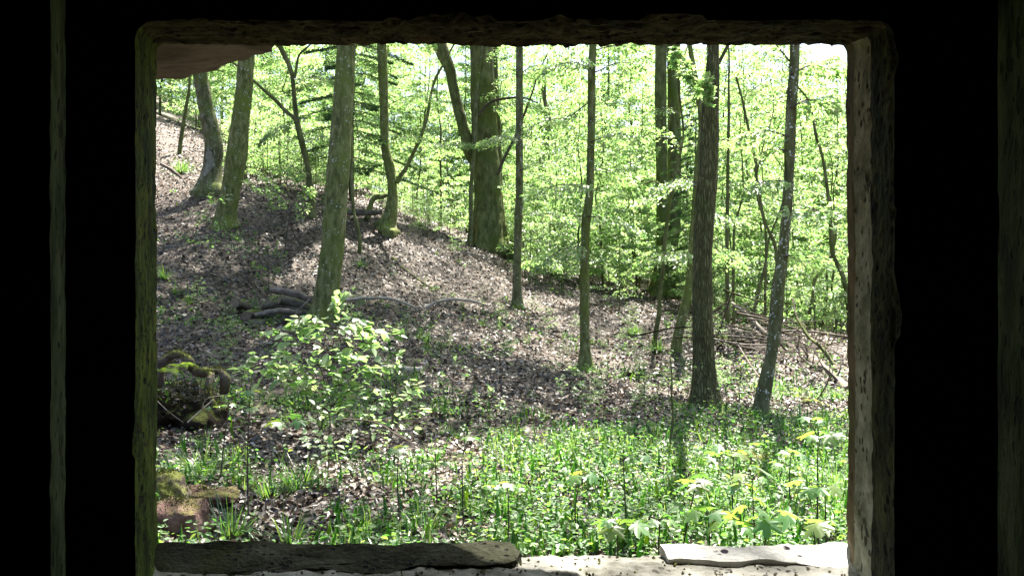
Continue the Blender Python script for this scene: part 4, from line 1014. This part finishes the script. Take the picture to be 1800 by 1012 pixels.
MAPLES = [
 ("tall thin maple seedling on a whip stem with two large leaves, left of centre", (437,885), [(440,690,.10,2,.5),(485,745,.13,1,.9),(530,738,.12,2,.8),(440,718,.11,2,.4)], 5.2),
 ("small seedling with a row of bright yellow green leaves in front of the mossy hollow", (385,745), [(402,712,.09,3,.3),(378,716,.07,2,.3)], 6.3),
 ("maple seedling holding a flat green whorl below the fallen stick", (705,850), [(700,792,.13,3,.5),(665,800,.11,2,.4)], 5.3),
 ("maple seedling with glowing yellow leaves touching the right jamb, the highest one there", (1440,850), [(1438,768,.13,4,.5),(1430,742,.09,3,.4),(1462,765,.11,2,.4)], 4.6),
 ("maple seedling with one large backlit yellow leaf beside the sunny sill", (1325,955), [(1352,915,.14,2,.9),(1330,895,.11,2,.5),(1300,925,.11,2,.7)], 3.7),
 ("maple seedling with pale shining leaves on a dark stem above the sill's gap", (1185,952), [(1222,855,.12,3,.5),(1240,842,.10,2,.4),(1205,890,.09,2,.6)], 4.1),
 ("maple seedling with drooping bluish green leaves left of the bare dark whip", (1105,880), [(1095,808,.11,3,.7),(1122,803,.09,2,.5),(1080,832,.08,2,.6)], 4.9),
 ("maple seedling with a yellow leaf and a blue green leaf folded together", (1022,905), [(1020,835,.12,2,.8),(1030,842,.10,2,.6)], 4.9),
 ("broad leaved maple seedling in the corner between sill and right jamb", (1440,950), [(1430,925,.15,3,.6),(1465,930,.12,2,.6)], 3.9),
 ("maple seedling with white shining star shaped leaves in front of the mossy stone", (1290,860), [(1290,795,.12,4,.3),(1265,805,.10,3,.3),(1320,790,.10,2,.4)], 5.2),
 ("maple seedling with a tier of sunlit leaves behind the sunny sill", (1330,905), [(1322,842,.12,3,.4),(1298,852,.11,2,.5)], 4.5),
 ("low maple seedling spreading yellow leaves in a row above the shaded sill", (890,900), [(892,852,.11,3,.4),(865,857,.10,2,.4),(918,856,.09,2,.5)], 4.7),
 ("maple seedling with pale drooping leaves at the gap in the sill", (1085,965), [(1085,925,.13,3,.7),(1065,918,.10,2,.5)], 3.9),
 ("maple seedling with bent folded leaves by the lower right jamb", (1455,905), [(1450,858,.13,3,.8),(1415,855,.11,2,.7)], 4.3),
 ("maple seedling with broad shaded leaves in the middle of the green floor", (770,850), [(765,790,.10,3,.4),(790,812,.09,2,.4),(740,815,.09,2,.4)], 5.6),
 ("maple seedling with small dull leaves on a reddish stem right of the flat whorl", (815,890), [(812,800,.09,3,.3),(830,770,.08,3,.3)], 5.2),
 ("maple seedling with large pale leaves leaning towards the furrowed trunk's side", (1395,850), [(1390,800,.11,3,.4),(1370,815,.09,2,.4)], 5.3),
 ("maple seedling with greenish white leaves midway along the sunny sill", (1250,950), [(1245,905,.13,3,.7),(1270,920,.11,2,.8)], 3.9),
 ("maple seedling with narrow yellow green leaves at the left end of the sunny sill", (1165,955), [(1160,915,.10,3,.6),(1140,925,.09,2,.6)], 4.0),
]
for i, (lab, b, tp, d) in enumerate(MAPLES): maple("maple_seedling", lab, b, tp, d, seed=200 + i)

def beech_sapling(label, base, tips, d, nleaf, lsize, seed, r=.008, name="beech_sapling", wd=.2, group=None, foliage='beech'):
    rng = np.random.RandomState(seed); B = V(*base, d); B[2] = float(hgt(B[0:1], B[1:2])[0])
    root = thing(name, label, "sapling", B, group); gw, gl = Geo(), Geo()
    top = V(tips[0][0], tips[0][1], d)
    s = smooth_path(np.array([B - [0, 0, .06], B * .6 + top * .4 + rng.normal(0, .02, 3), top]), 16)
    gw.add(*tube(s - B, np.linspace(r, .003, 16), 7))
    for px, py, fr, dd in tips:
        i = int(fr * 15); a = s[i]; e = V(px, py, d + dd)
        spray(gw, gl, rng, np.array([a, a * .5 + e * .5 + [0, 0, .03 + .06 * abs(e[0] - a[0])], e]), r * .45, nleaf, wd, lsize, B, T_OVATE, hang=.12)
    gw.build("stem", M['twig'], root); gl.build("leaves", M[foliage], root, smooth=True)
    return root
beech_sapling("bushy beech sapling with shining fresh leaves in front of the log stack", (562,715),
  [(595,545,1,0),(440,625,.55,-.2),(470,580,.75,.1),(520,560,.9,-.2),(560,570,.9,-.3),(640,570,.9,0),(670,600,.7,.2),(690,640,.55,.2),(600,620,.6,-.4),(500,620,.6,-.4),(650,640,.45,-.3),(480,640,.4,.2),(560,640,.5,-.5),(620,680,.25,-.3),(420,640,.5,0),(700,585,.8,.3)],
  7.9, 32, .112, 41, .010, wd=.24)
beech_sapling("leafy beech shoot right of the bushy sapling, reaching over the litter", (680,740), [(700,640,1,0),(735,680,.8,0),(650,680,.7,-.2),(690,690,.5,-.3),(740,720,.4,-.2),(640,720,.3,0),(700,735,.3,-.4)], 7.2, 22, .075, 42, .006, wd=.16)
beech_sapling("low green shoot under the bushy sapling", (575,800), [(580,730,1,0),(540,760,.6,0),(620,760,.6,0),(590,770,.4,-.3)], 6.3, 18, .07, 43, .005, wd=.13)
beech_sapling("small pale green beech seedling in front of the leaning pair of trunks", (440,445), [(375,355,1,0),(330,375,.8,0),(380,395,.6,0),(350,420,.5,0),(420,430,.5,-.3),(395,345,1,.2)], 14.8, 16, .085, 44, .008, wd=.2)
beech_sapling("seedling dotted with yellow green leaves on the litter right of the pale arched branch", (880,640), [(875,575,1,0),(850,600,.7,0),(905,600,.7,0),(880,615,.4,-.2)], 11.5, 16, .08, 45, .006, wd=.16)
beech_sapling("seedling with a tiered spray of leaves at the foot of the slightly curved pole trunk", (1000,700), [(1000,650,1,0),(985,670,.7,0),(1022,672,.7,0),(1000,685,.4,-.2)], 10, 14, .075, 46, .005, wd=.13)
beech_sapling("leafy sunlit sapling between the leaning pair and the thick mossy trunk", (500,385), [(520,318,1,0),(450,305,.8,0),(470,330,.7,0),(550,335,.8,0),(500,300,.9,.3),(430,315,.6,.2),(540,360,.5,0)], 16.5, 60, .09, 47, .012, wd=.4)
beech_sapling("sapling with bright yellow tips in the litter left of the furrowed trunk", (1155,660), [(1172,575,1,0),(1140,610,.7,0),(1175,615,.7,0),(1160,635,.5,-.2)], 11.5, 6, .09, 48, .006, wd=.1)
beech_sapling("seedling glowing at the foot of the thick mossy trunk", (610,575), [(608,520,1,0),(585,535,.8,0),(630,548,.7,0),(600,550,.5,-.3)], 11.8, 10, .09, 49, .006, wd=.12)
beech_sapling("small leafy seedling among the litter below the pale arched branch", (800,690), [(800,640,1,0),(830,650,.8,0),(775,655,.7,0)], 9.6, 14, .07, 50, .005, wd=.13)
beech_sapling("fresh green seedling beside the pale barkless log", (860,740), [(862,690,1,0),(838,700,.7,0),(890,705,.7,0)], 8.4, 14, .065, 51, .005, wd=.12)
beech_sapling("small ferny seedling growing behind the log pile", (472,520), [(472,440,1,0),(450,465,.7,0),(495,470,.7,0),(470,480,.5,-.3),(500,445,.9,0)], 14.6, 18, .07, 52, .008, wd=.2, foliage='herb')
beech_sapling("seedling sprouting between the furrowed trunk and the lichen speckled trunk", (1300,690), [(1302,655,1,0),(1285,668,.7,0),(1318,662,.8,0)], 10.8, 9, .075, 53, .005, wd=.12)
beech_sapling("yellow green seedling at the lichen speckled trunk's foot", (1300,765), [(1298,735,1,0),(1275,748,.7,0),(1318,745,.8,0)], 8.6, 10, .07, 54, .005, wd=.12, foliage='herb')

# ------------------------------------------------------------------ fern, mossy hollow, stones
def blob(name, label, cat, c, size, m, seed, parent=None, hollow=None, rough=.16, flat=0, boxy=0, res=56):
    """A lumpy stone or mound; hollow = (direction, depth, width) pushes a cavity in."""
    u = np.linspace(0, math.pi, res // 2); w = np.linspace(0, 2 * math.pi, res, endpoint=False); U_, W_ = np.meshgrid(u, w, indexing='ij')
    D = np.stack([np.sin(U_) * np.cos(W_), np.sin(U_) * np.sin(W_), np.cos(U_)], -1)
    if boxy: D = D / (np.abs(D) ** boxy).sum(-1, keepdims=True) ** (1 / boxy)
    r_ = 1 + rough * fbm(D * 1.7 + seed * 7.7, 3) + .35 * rough * fbm(D * 7 + seed, 3)
    if hollow:
        hd, dep, wdt = hollow; hd = np.array(hd, float) / np.linalg.norm(hd); a = np.arccos(np.clip((norm(D) * hd).sum(-1), -1, 1))
        r_ = r_ * (1 - dep / (1 + np.exp((a - wdt) * 14)))
    P = D * r_[..., None] * np.array(size); g = Geo(); n0, n1 = U_.shape; ix = np.arange(n0 * n1).reshape(n0, n1)
    g.add(P.reshape(-1, 3), np.stack([ix[:-1], ix[1:], np.roll(ix[1:], -1, 1), np.roll(ix[:-1], -1, 1)], -1).reshape(-1, 4))
    o = g.build(name, M[m], parent, sharp=60)
    o.location = tuple(c); 
    if cat: tag(o, label, cat)
    return o, P + np.array(c)
d = 8.0
hollow = thing("mossy_hollow", "mossy earth mound with a dark hole under overhanging roots, by the left jamb", "mound", onto(325, d))
hb = np.array(hollow.location)
o, HP = blob("mound", None, None, np.array([-.14, .18, .05]), (.36, .40, .34), 'soil', 3, hollow, ((.10, -1, -.30), .72, .60), .34, res=90)
gm = Geo(); rr_ = np.random.RandomState(6); Q = HP.reshape(-1, 3) ; Q = Q[(Q[:, 2] > .22)]; k = rr_.randint(0, len(Q), 420)
leaves(gm, Q[k] + [0, 0, .01] + rr_.normal(0, .01, (420, 3)), rr_.normal(size=(420, 3)) * [1, 1, .3], rr_.normal(0, .4, (420, 3)) + [0, -.3, 1], rr_.uniform(.04, .08, 420), rr_.uniform(.025, .045, 420), T_CURL); tag(gm.build("litter", M['litter'], hollow, smooth=False), kind="stuff")
gm = Geo(); k = rr_.randint(0, len(Q), 2600)
leaves(gm, Q[k] + rr_.normal(0, .012, (2600, 3)), rr_.normal(0, .6, (2600, 3)) + [0, -.2, .8], rr_.normal(size=(2600, 3)), rr_.uniform(.015, .05, 2600), .008, T_RHOMB); gm.build("moss", M['moss'], hollow, smooth=False)
gm = Geo()
for q in range(9):
    c_ = Q[rr_.randint(0, len(Q))]; tuft(gm, rr_, c_[0], c_[1], c_[2], 14, rr_.uniform(.08, .2), .03, .006, 1.2)
tag(gm.build("grass", M['grass'], hollow, smooth=False), kind="stuff")
g = Geo(); rr_ = np.random.RandomState(8)
for pts, w in (([(278,680,.0),(285,640,-.05),(310,622,-.1),(330,632,-.1),(338,650,-.05)], 15), ([(338,650,0),(360,655,-.2),(385,652,-.25),(396,668,-.25),(392,690,-.2)], 14), ([(372,655,-.3),(368,680,-.38),(374,705,-.45),(384,725,-.5)], 9)):
    g = Geo(); a = np.array([np.r_[V(x, y, d + dd - .15) - hb, w / F * d / 2] for x, y, dd in pts]); s = smooth_path(a, 24)
    g.add(*tube(s[:, :3], s[:, 3] * (1 + .25 * np.sin(np.linspace(0, 9, 24))), 10, lambda P, th, D: 1 + .3 * fbm(P * 9, 3)))
    r0 = g.build("root", M['mossrock'], hollow)
    gm = Geo(); k = rr_.randint(0, 24, 500); PP = s[k, :3] + norm(rr_.normal(size=(500, 3)) + [0, -.2, .9]) * s[k, 3:4] * .95
    leaves(gm, PP, rr_.normal(0, .6, (500, 3)) + [0, 0, .5], rr_.normal(size=(500, 3)), rr_.uniform(.015, .04, 500), .007, T_RHOMB); gm.build("moss", M['moss'], r0, smooth=False)
g = Geo()
for q in range(26):
    x0, y0 = rr_.uniform(290, 385), rr_.uniform(655, 680); a = V(x0, y0, d - .5) - hb
    e = a + np.array([rr_.normal(0, .03), rr_.uniform(-.05, .05), -rr_.uniform(.12, .32)])
    g.add(*tube(np.array([a, (a + e) / 2 + rr_.normal(0, .012, 3), e]), [.0025, .002, .001], 4))
g.build("rootlets", M['twig'], hollow)
def fern(label, px, py, d, n, L, seed):
    rng = np.random.RandomState(seed); B = V(px, py, d); root = thing("fern", label, "fern", B)
    for q in range(n):
        az = rng.uniform(0, 6.28); u = np.linspace(0, 1, 12); dr = np.array([math.cos(az), math.sin(az), 0]); Lq = L * rng.uniform(.6, 1.1)
        s = dr * (u * Lq * .85)[:, None] + np.array([0, 0, 1.]) * (Lq * (.75 * u - .85 * u ** 2))[:, None]; g = Geo()
        g.add(*tube(s, np.linspace(.003, .001, 12), 4))
        uu = np.repeat(np.linspace(.12, .97, 22), 2); i = np.clip((uu * 11).astype(int), 0, 10); f = (uu * 11 - i)[:, None]
        sg = np.tile([-1., 1.], 22); sd = np.array([-dr[1], dr[0], 0]); pl = Lq * .24 * np.sin(np.pi * np.clip(uu, .08, .95) ** .7) + .006
        leaves(g, s[i] * (1 - f) + s[i + 1] * f, sd * sg[:, None] + dr * .35 - [0, 0, .15], np.tile([[0, 0, 1.]], (44, 1)) + dr * .3, pl, pl * .26, T_RHOMB)
        g.build("frond", M['fern'], root, smooth=False)
fern("yellow green fern hanging over the dark hole at the left jamb", 290, 655, 7.45, 12, .24, 3)
fern("small fern on top of the mossy mound", 318, 645, 7.55, 9, .20, 5)

def moss_cap(o, P, n, rng, lo=.3, ln=.02):
    Q = P.reshape(-1, 3); z0 = Q[:, 2].min(); z1 = Q[:, 2].max(); c = np.nonzero(Q[:, 2] > z0 + (z1 - z0) * (1 - lo))[0]
    k = rng.choice(c, n); g = Geo()
    leaves(g, Q[k] + rng.normal(0, .012, (n, 3)) - np.array(o.location), rng.normal(0, .5, (n, 3)) + [0, 0, .8], rng.normal(size=(n, 3)), rng.uniform(.5, 1.3, n) * ln, ln * .35, T_RHOMB)
    tag(g.build("moss", M['moss'], o, smooth=False), kind="stuff")
rr_ = np.random.RandomState(9)
p = onto(300, 4.75); o, P = blob("stone_block", "squared reddish stone block with a dry mossy top at the lower left corner", "stone", np.array([p[0], p[1] + .12, .09]), (.15, .16, .15), 'redstone', 4, boxy=5, rough=.14); moss_cap(o, P, 420, rr_, .14)
p = onto(352, 5.5); o, P = blob("stone_slab", "flat broken red stone slab lying behind the squared block", "stone", p + [0, .05, .05], (.20, .13, .06), 'redstone', 5, boxy=3, rough=.22); moss_cap(o, P, 300, rr_, .25)
p = onto(288, 5.3); o, P = blob("mossy_stone", "rounded mossy stone against the left jamb", "stone", p + [0, 0, .08], (.14, .14, .16), 'mossrock', 6); moss_cap(o, P, 500, rr_, .6)
p = onto(1330, hit(1330, 828)); o, P = blob("mossy_stone", "mossy stone half sunk between the seedlings on the right", "stone", p + [0, 0, .03], (.13, .13, .12), 'mossrock', 7); moss_cap(o, P, 800, rr_, .7)
p = onto(1108, hit(1108, 664)); blob("dark_stone", "small dark stone in the litter right of the slightly curved pole trunk", "stone", p + [0, 0, .03], (.10, .10, .08), 'soil', 8)
p = onto(1418, hit(1418, 712)); blob("grey_stone", "grey stone beside the mossy stick right of the lichen speckled trunk", "stone", p + [0, 0, .02], (.07, .07, .07), 'mossrock', 9)
p = onto(750, hit(750, 690)); blob("grey_stone", "pale grey stone among leaves right of the beech shoot", "stone", p + [0, 0, .02], (.10, .08, .06), 'dead', 10)

# ------------------------------------------------------------------ log pile, fallen wood
def log(label, pts, d0, w, m='log', name="log", cat="log", dds=None, sides=20, seed=1, rough=.17, taper=1.0, group=None, ends=True, knots=0, on_ground=False, lift=0.0):
    P = []
    for i, (x, y) in enumerate(pts):
        if on_ground: dd = hit(x, y); q = onto(x, dd, (w[i] if hasattr(w, '__len__') else w) * .3 + lift); q = V(x, y, dd); P.append(q)
        else: P.append(V(x, y, d0 + (dds[i] if dds else 0)))
    P = np.array(P); wv = np.array(w if hasattr(w, '__len__') else [w] * len(P), float) / 2
    base = P[0].copy(); a = np.c_[P - base, wv]; L = np.linalg.norm(np.diff(P, axis=0), axis=1).sum()
    s = smooth_path(a, int(max(10, min(120, L / .05)))); g = Geo()
    g.add(*tube(s[:, :3], s[:, 3], sides, lambda Q, th, D: 1 + rough * fbm(Q * 6 + seed * 3.1, 3) + rough * .5 * fbm(Q * 22 + seed, 2)))
    root = g.build(name, M[m], sharp=55); root.location = tuple(base); tag(root, label, cat, group)
    if ends:
        gg = Geo(); th = np.arange(sides) / sides * 6.2832
        for e, t_ in ((s[0], s[0, :3] - s[1, :3]), (s[-1], s[-1, :3] - s[-2, :3])):
            t_ = t_ / np.linalg.norm(t_); a1 = norm(np.cross(t_, [0, 0, 1.])); a2 = np.cross(t_, a1)
            gg = Geo(); c = e[:3] + t_ * .004; ring = c + (a1 * np.cos(th)[:, None] + a2 * np.sin(th)[:, None]) * e[3] * .93
            inner = c + t_ * .003 + (a1 * np.cos(th)[:, None] + a2 * np.sin(th)[:, None]) * e[3] * .45
            i = np.arange(sides); gg.add(np.vstack([ring, inner, [c + t_ * .001]]), [np.stack([i, (i + 1) % sides, (i + 1) % sides + sides, i + sides], -1), np.stack([i + sides, (i + 1) % sides + sides, np.full(sides, 2 * sides)], -1)])
            gg.build("cut_end", M['cut'], root)
    if knots:
        rng = np.random.RandomState(seed + 70)
        for q in range(knots):
            i = rng.randint(len(s) // 5, len(s) - 2); v = norm(rng.normal(size=3) + [0, -.3, .5]); Lk = rng.uniform(.25, .9); gk = Geo()
            pt = np.array([s[i, :3], s[i, :3] + v * Lk * .5 + rng.normal(0, .04, 3), s[i, :3] + v * Lk + rng.normal(0, .08, 3)])
            gk.add(*tube(smooth_path(pt, 8), np.linspace(max(s[i, 3] * .35, .005), .002, 8), 5)); gk.build("side_branch", M[m], root)
    return root
GL = "cut logs stacked beside the thick mossy trunk"
log("short log at the left end of the stack, its dark cut end facing left", [(412,532),(436,540)], 13.6, .17, dds=[-.35,.25], group=GL, seed=1)
log("grey weathered split log lying topmost on the stack", [(474,509),(515,516),(552,532)], 13.5, [.10,.13,.11], m='dead', dds=[-.1,0,.1], group=GL, seed=2)
log("round brown log under the topmost split log, its knobby end showing", [(492,526),(525,534),(556,546)], 13.35, .15, dds=[-.1,.05,.15], group=GL, seed=3)
log("mossy log in the second layer, below the knobby one", [(459,536),(495,536),(540,552)], 13.25, .14, dds=[-.1,.1,.15], group=GL, seed=4)
log("grey bark plank of a log at the front of the stack", [(448,553),(490,546),(530,550)], 13.05, [.07,.09,.08], m='dead', dds=[-.05,0,.1], group=GL, seed=5)
log("moss topped log end at the lower left of the stack", [(432,556),(450,552),(510,560)], 13.15, .16, dds=[-.2,.1,.2], group=GL, seed=6)
log("dark bottom log of the stack, half lost in shade", [(436,570),(490,568),(552,572)], 13.0, .17, dds=[-.1,.1,.2], group=GL, seed=7)
log("stick leaning diagonally against the front of the log stack", [(511,562),(530,540),(550,520)], 12.75, [.035,.03,.03], m='dead', name="leaning_stick", cat="stick", seed=8, ends=False, sides=8)
log("mossy branch lying in front of the log stack, under the bushy sapling", [(412,590),(430,579),(452,573)], 12.4, [.05,.06,.05], name="fallen_branch", cat="branch", seed=9, ends=False, sides=10)
log("pale bare branch arching out from behind the thick mossy trunk", [(600,528),(640,524),(680,524),(705,530),(730,540)], 14.3, [.055,.06,.06,.05,.04], m='pale_wood', name="fallen_branch", cat="branch", seed=10, ends=False, sides=10)
log("pale bow shaped branch on the litter, right of the other pale branch", [(748,541),(770,530),(800,526),(830,529),(856,536)], 14.9, [.07,.06,.055,.05,.03], m='pale_wood', name="fallen_branch", cat="branch", seed=11, ends=False, sides=10)
log("long dark rotting branch running down the slope above the pale branches", [(690,455),(715,478),(745,500),(782,518)], 0, [.11,.13,.12,.07], name="fallen_branch", cat="branch", seed=12, lift=.04, on_ground=True, sides=10)
log("thin dark branch trailing from the pale bow shaped branch", [(840,542),(880,560),(910,578)], 0, [.05,.05,.03], m='twig', name="fallen_branch", cat="branch", seed=13, on_ground=True, ends=False, sides=8)
log("dark stick in the litter left of the slightly curved pole trunk", [(960,606),(985,618),(1012,630)], 0, [.06,.06,.05], m='log', name="fallen_branch", cat="branch", seed=14, on_ground=True, ends=False, sides=8)
log("dark bent stick lying just above the slightly curved pole trunk's foot", [(865,600),(890,606),(930,612)], 0, [.05,.05,.04], m='log', name="fallen_branch", cat="branch", seed=15, on_ground=True, ends=False, sides=8)
log("pale barkless log half hidden right of the bushy sapling", [(668,648),(700,650),(742,652)], 0, [.10,.12,.10], m='pale_wood', seed=16, on_ground=True)
log("grey rotten log piece among the leaves below the pale barkless log", [(722,690),(745,690),(770,688)], 0, [.08,.10,.07], m='dead', seed=17, on_ground=True)
log("thin dry stick slanting across the green floor below the beech shoot", [(600,735),(660,742),(700,765),(760,798)], 6.4, [.012,.013,.012,.008], m='twig', name="dry_stick", cat="stick", dds=[.5,.35,.1,-.4], seed=18, ends=False, sides=6)
log("pale forked twig leaning out of the mossy hollow", [(330,742),(352,722),(375,702)], 7.2, [.012,.012,.008], m='pale_wood', name="dry_stick", cat="stick", seed=19, ends=False, sides=6, knots=1)
log("thin grey twig slanting down from the left jamb", [(272,700),(295,722),(322,742)], 7.1, [.008,.008,.006], m='dead', name="dry_stick", cat="stick", seed=20, ends=False, sides=6)
log("dark mossy log lying across the ridge behind the thick mossy trunk", [(560,372),(600,372),(650,374),(672,372)], 19.4, [.14,.16,.15,.10], name="log", cat="log", seed=21, sides=12)
log("thin grey fallen pole on the bank at the left edge", [(282,288),(300,298),(318,312)], 20, [.07,.08,.06], m='dead', name="fallen_branch", cat="branch", seed=22, ends=False, sides=8)
# brush heap on the right
log("grey fallen tree running down to the right jamb below the brush", [(1376,604),(1400,618),(1430,636),(1460,662),(1492,686)], 0, [.15,.17,.20,.19,.17], m='dead', name="fallen_tree", cat="log", seed=30, on_ground=True, knots=16, lift=.08)
log("pale fallen pole leading from the furrowed trunk into the brush", [(1286,532),(1310,550),(1335,575),(1352,590)], 16.5, [.06,.08,.07,.06], m='pale_wood', name="fallen_branch", cat="branch", dds=[.6,.2,-.2,-.6], seed=31, ends=False, knots=5, sides=8)
log("dark forked branch reared up behind the fallen trunk near the right jamb", [(1400,558),(1420,590),(1445,612),(1465,640)], 13.2, [.03,.05,.06,.06], m='bark_dark', name="fallen_branch", cat="branch", dds=[.6,.3,0,-.2], seed=32, ends=False, knots=8, sides=8)
log("mossy stick with an upright spur in the litter right of the lichen speckled trunk", [(1402,700),(1422,702),(1445,712),(1470,722),(1486,726)], 0, [.06,.08,.08,.07,.05], m='mossrock', name="fallen_branch", cat="branch", seed=33, lift=.04, on_ground=True, ends=False, knots=3, sides=10)
log("thin pale stick leaning from the brush down towards the lichen speckled trunk", [(1274,568),(1300,610),(1322,645),(1340,668)], 13, [.018,.02,.02,.018], m='dead', name="dry_stick", cat="stick", dds=[1.0,.2,-.6,-1.2], seed=34, ends=False, sides=6)
log("dark stick on the litter between the furrowed and the lichen speckled trunks", [(1258,645),(1275,656),(1295,672)], 0, [.05,.05,.04], m='log', name="fallen_branch", cat="branch", seed=35, on_ground=True, ends=False, sides=8)
log("dark stick lying below the fallen trunk, parallel to it", [(1368,632),(1400,648),(1440,670)], 0, [.04,.05,.04], m='log', name="fallen_branch", cat="branch", seed=36, on_ground=True, ends=False, knots=4, sides=8)
rng = np.random.RandomState(77); heap = thing("brush_heap", "tangled heap of dead brushwood between the furrowed and the lichen speckled trunks", "brush heap", onto(1320, 15.2)); hb = np.array(heap.location)
for q in range(58):
    a = np.array([rng.normal(.1, .75), rng.normal(0, .5), abs(rng.normal(.22, .22))]); dr = norm(np.array([1.0 + rng.normal(0, .6), -.5 + rng.normal(0, .6), rng.normal(-.12, .35)])); L = rng.uniform(.5, 1.7)
    pts = np.array([a - dr * L / 2, a + rng.normal(0, .06, 3), a + dr * L / 2]); pts[:, 2] = np.maximum(pts[:, 2], .02); g = Geo()
    w = rng.uniform(.006, .026); g.add(*tube(smooth_path(pts, 8), np.linspace(w, w * .35, 8), 5)); g.build("dead_branch", M[['twig', 'twig', 'soil', 'dead'][q % 4]], heap)
# scattered twigs on the litter
rng = np.random.RandomState(78); g = Geo(); x, y = scatter(rng, 420, 4, 22, .6); az = rng.uniform(0, 6.28, 420)
for a, b, c in zip(x, y, az):
    L = rng.uniform(.12, .7); p = np.array([[a, b], [a + math.cos(c) * L * .5 + rng.normal(0, .03), b + math.sin(c) * L * .5], [a + math.cos(c) * L, b + math.sin(c) * L]]); z = hgt(p[:, 0], p[:, 1]) + .02
    g.add(*tube(np.c_[p, z], np.array([1, .8, .4]) * rng.uniform(.003, .010), 5))
tag(g.build("twig_litter", M['dead']), kind="stuff")
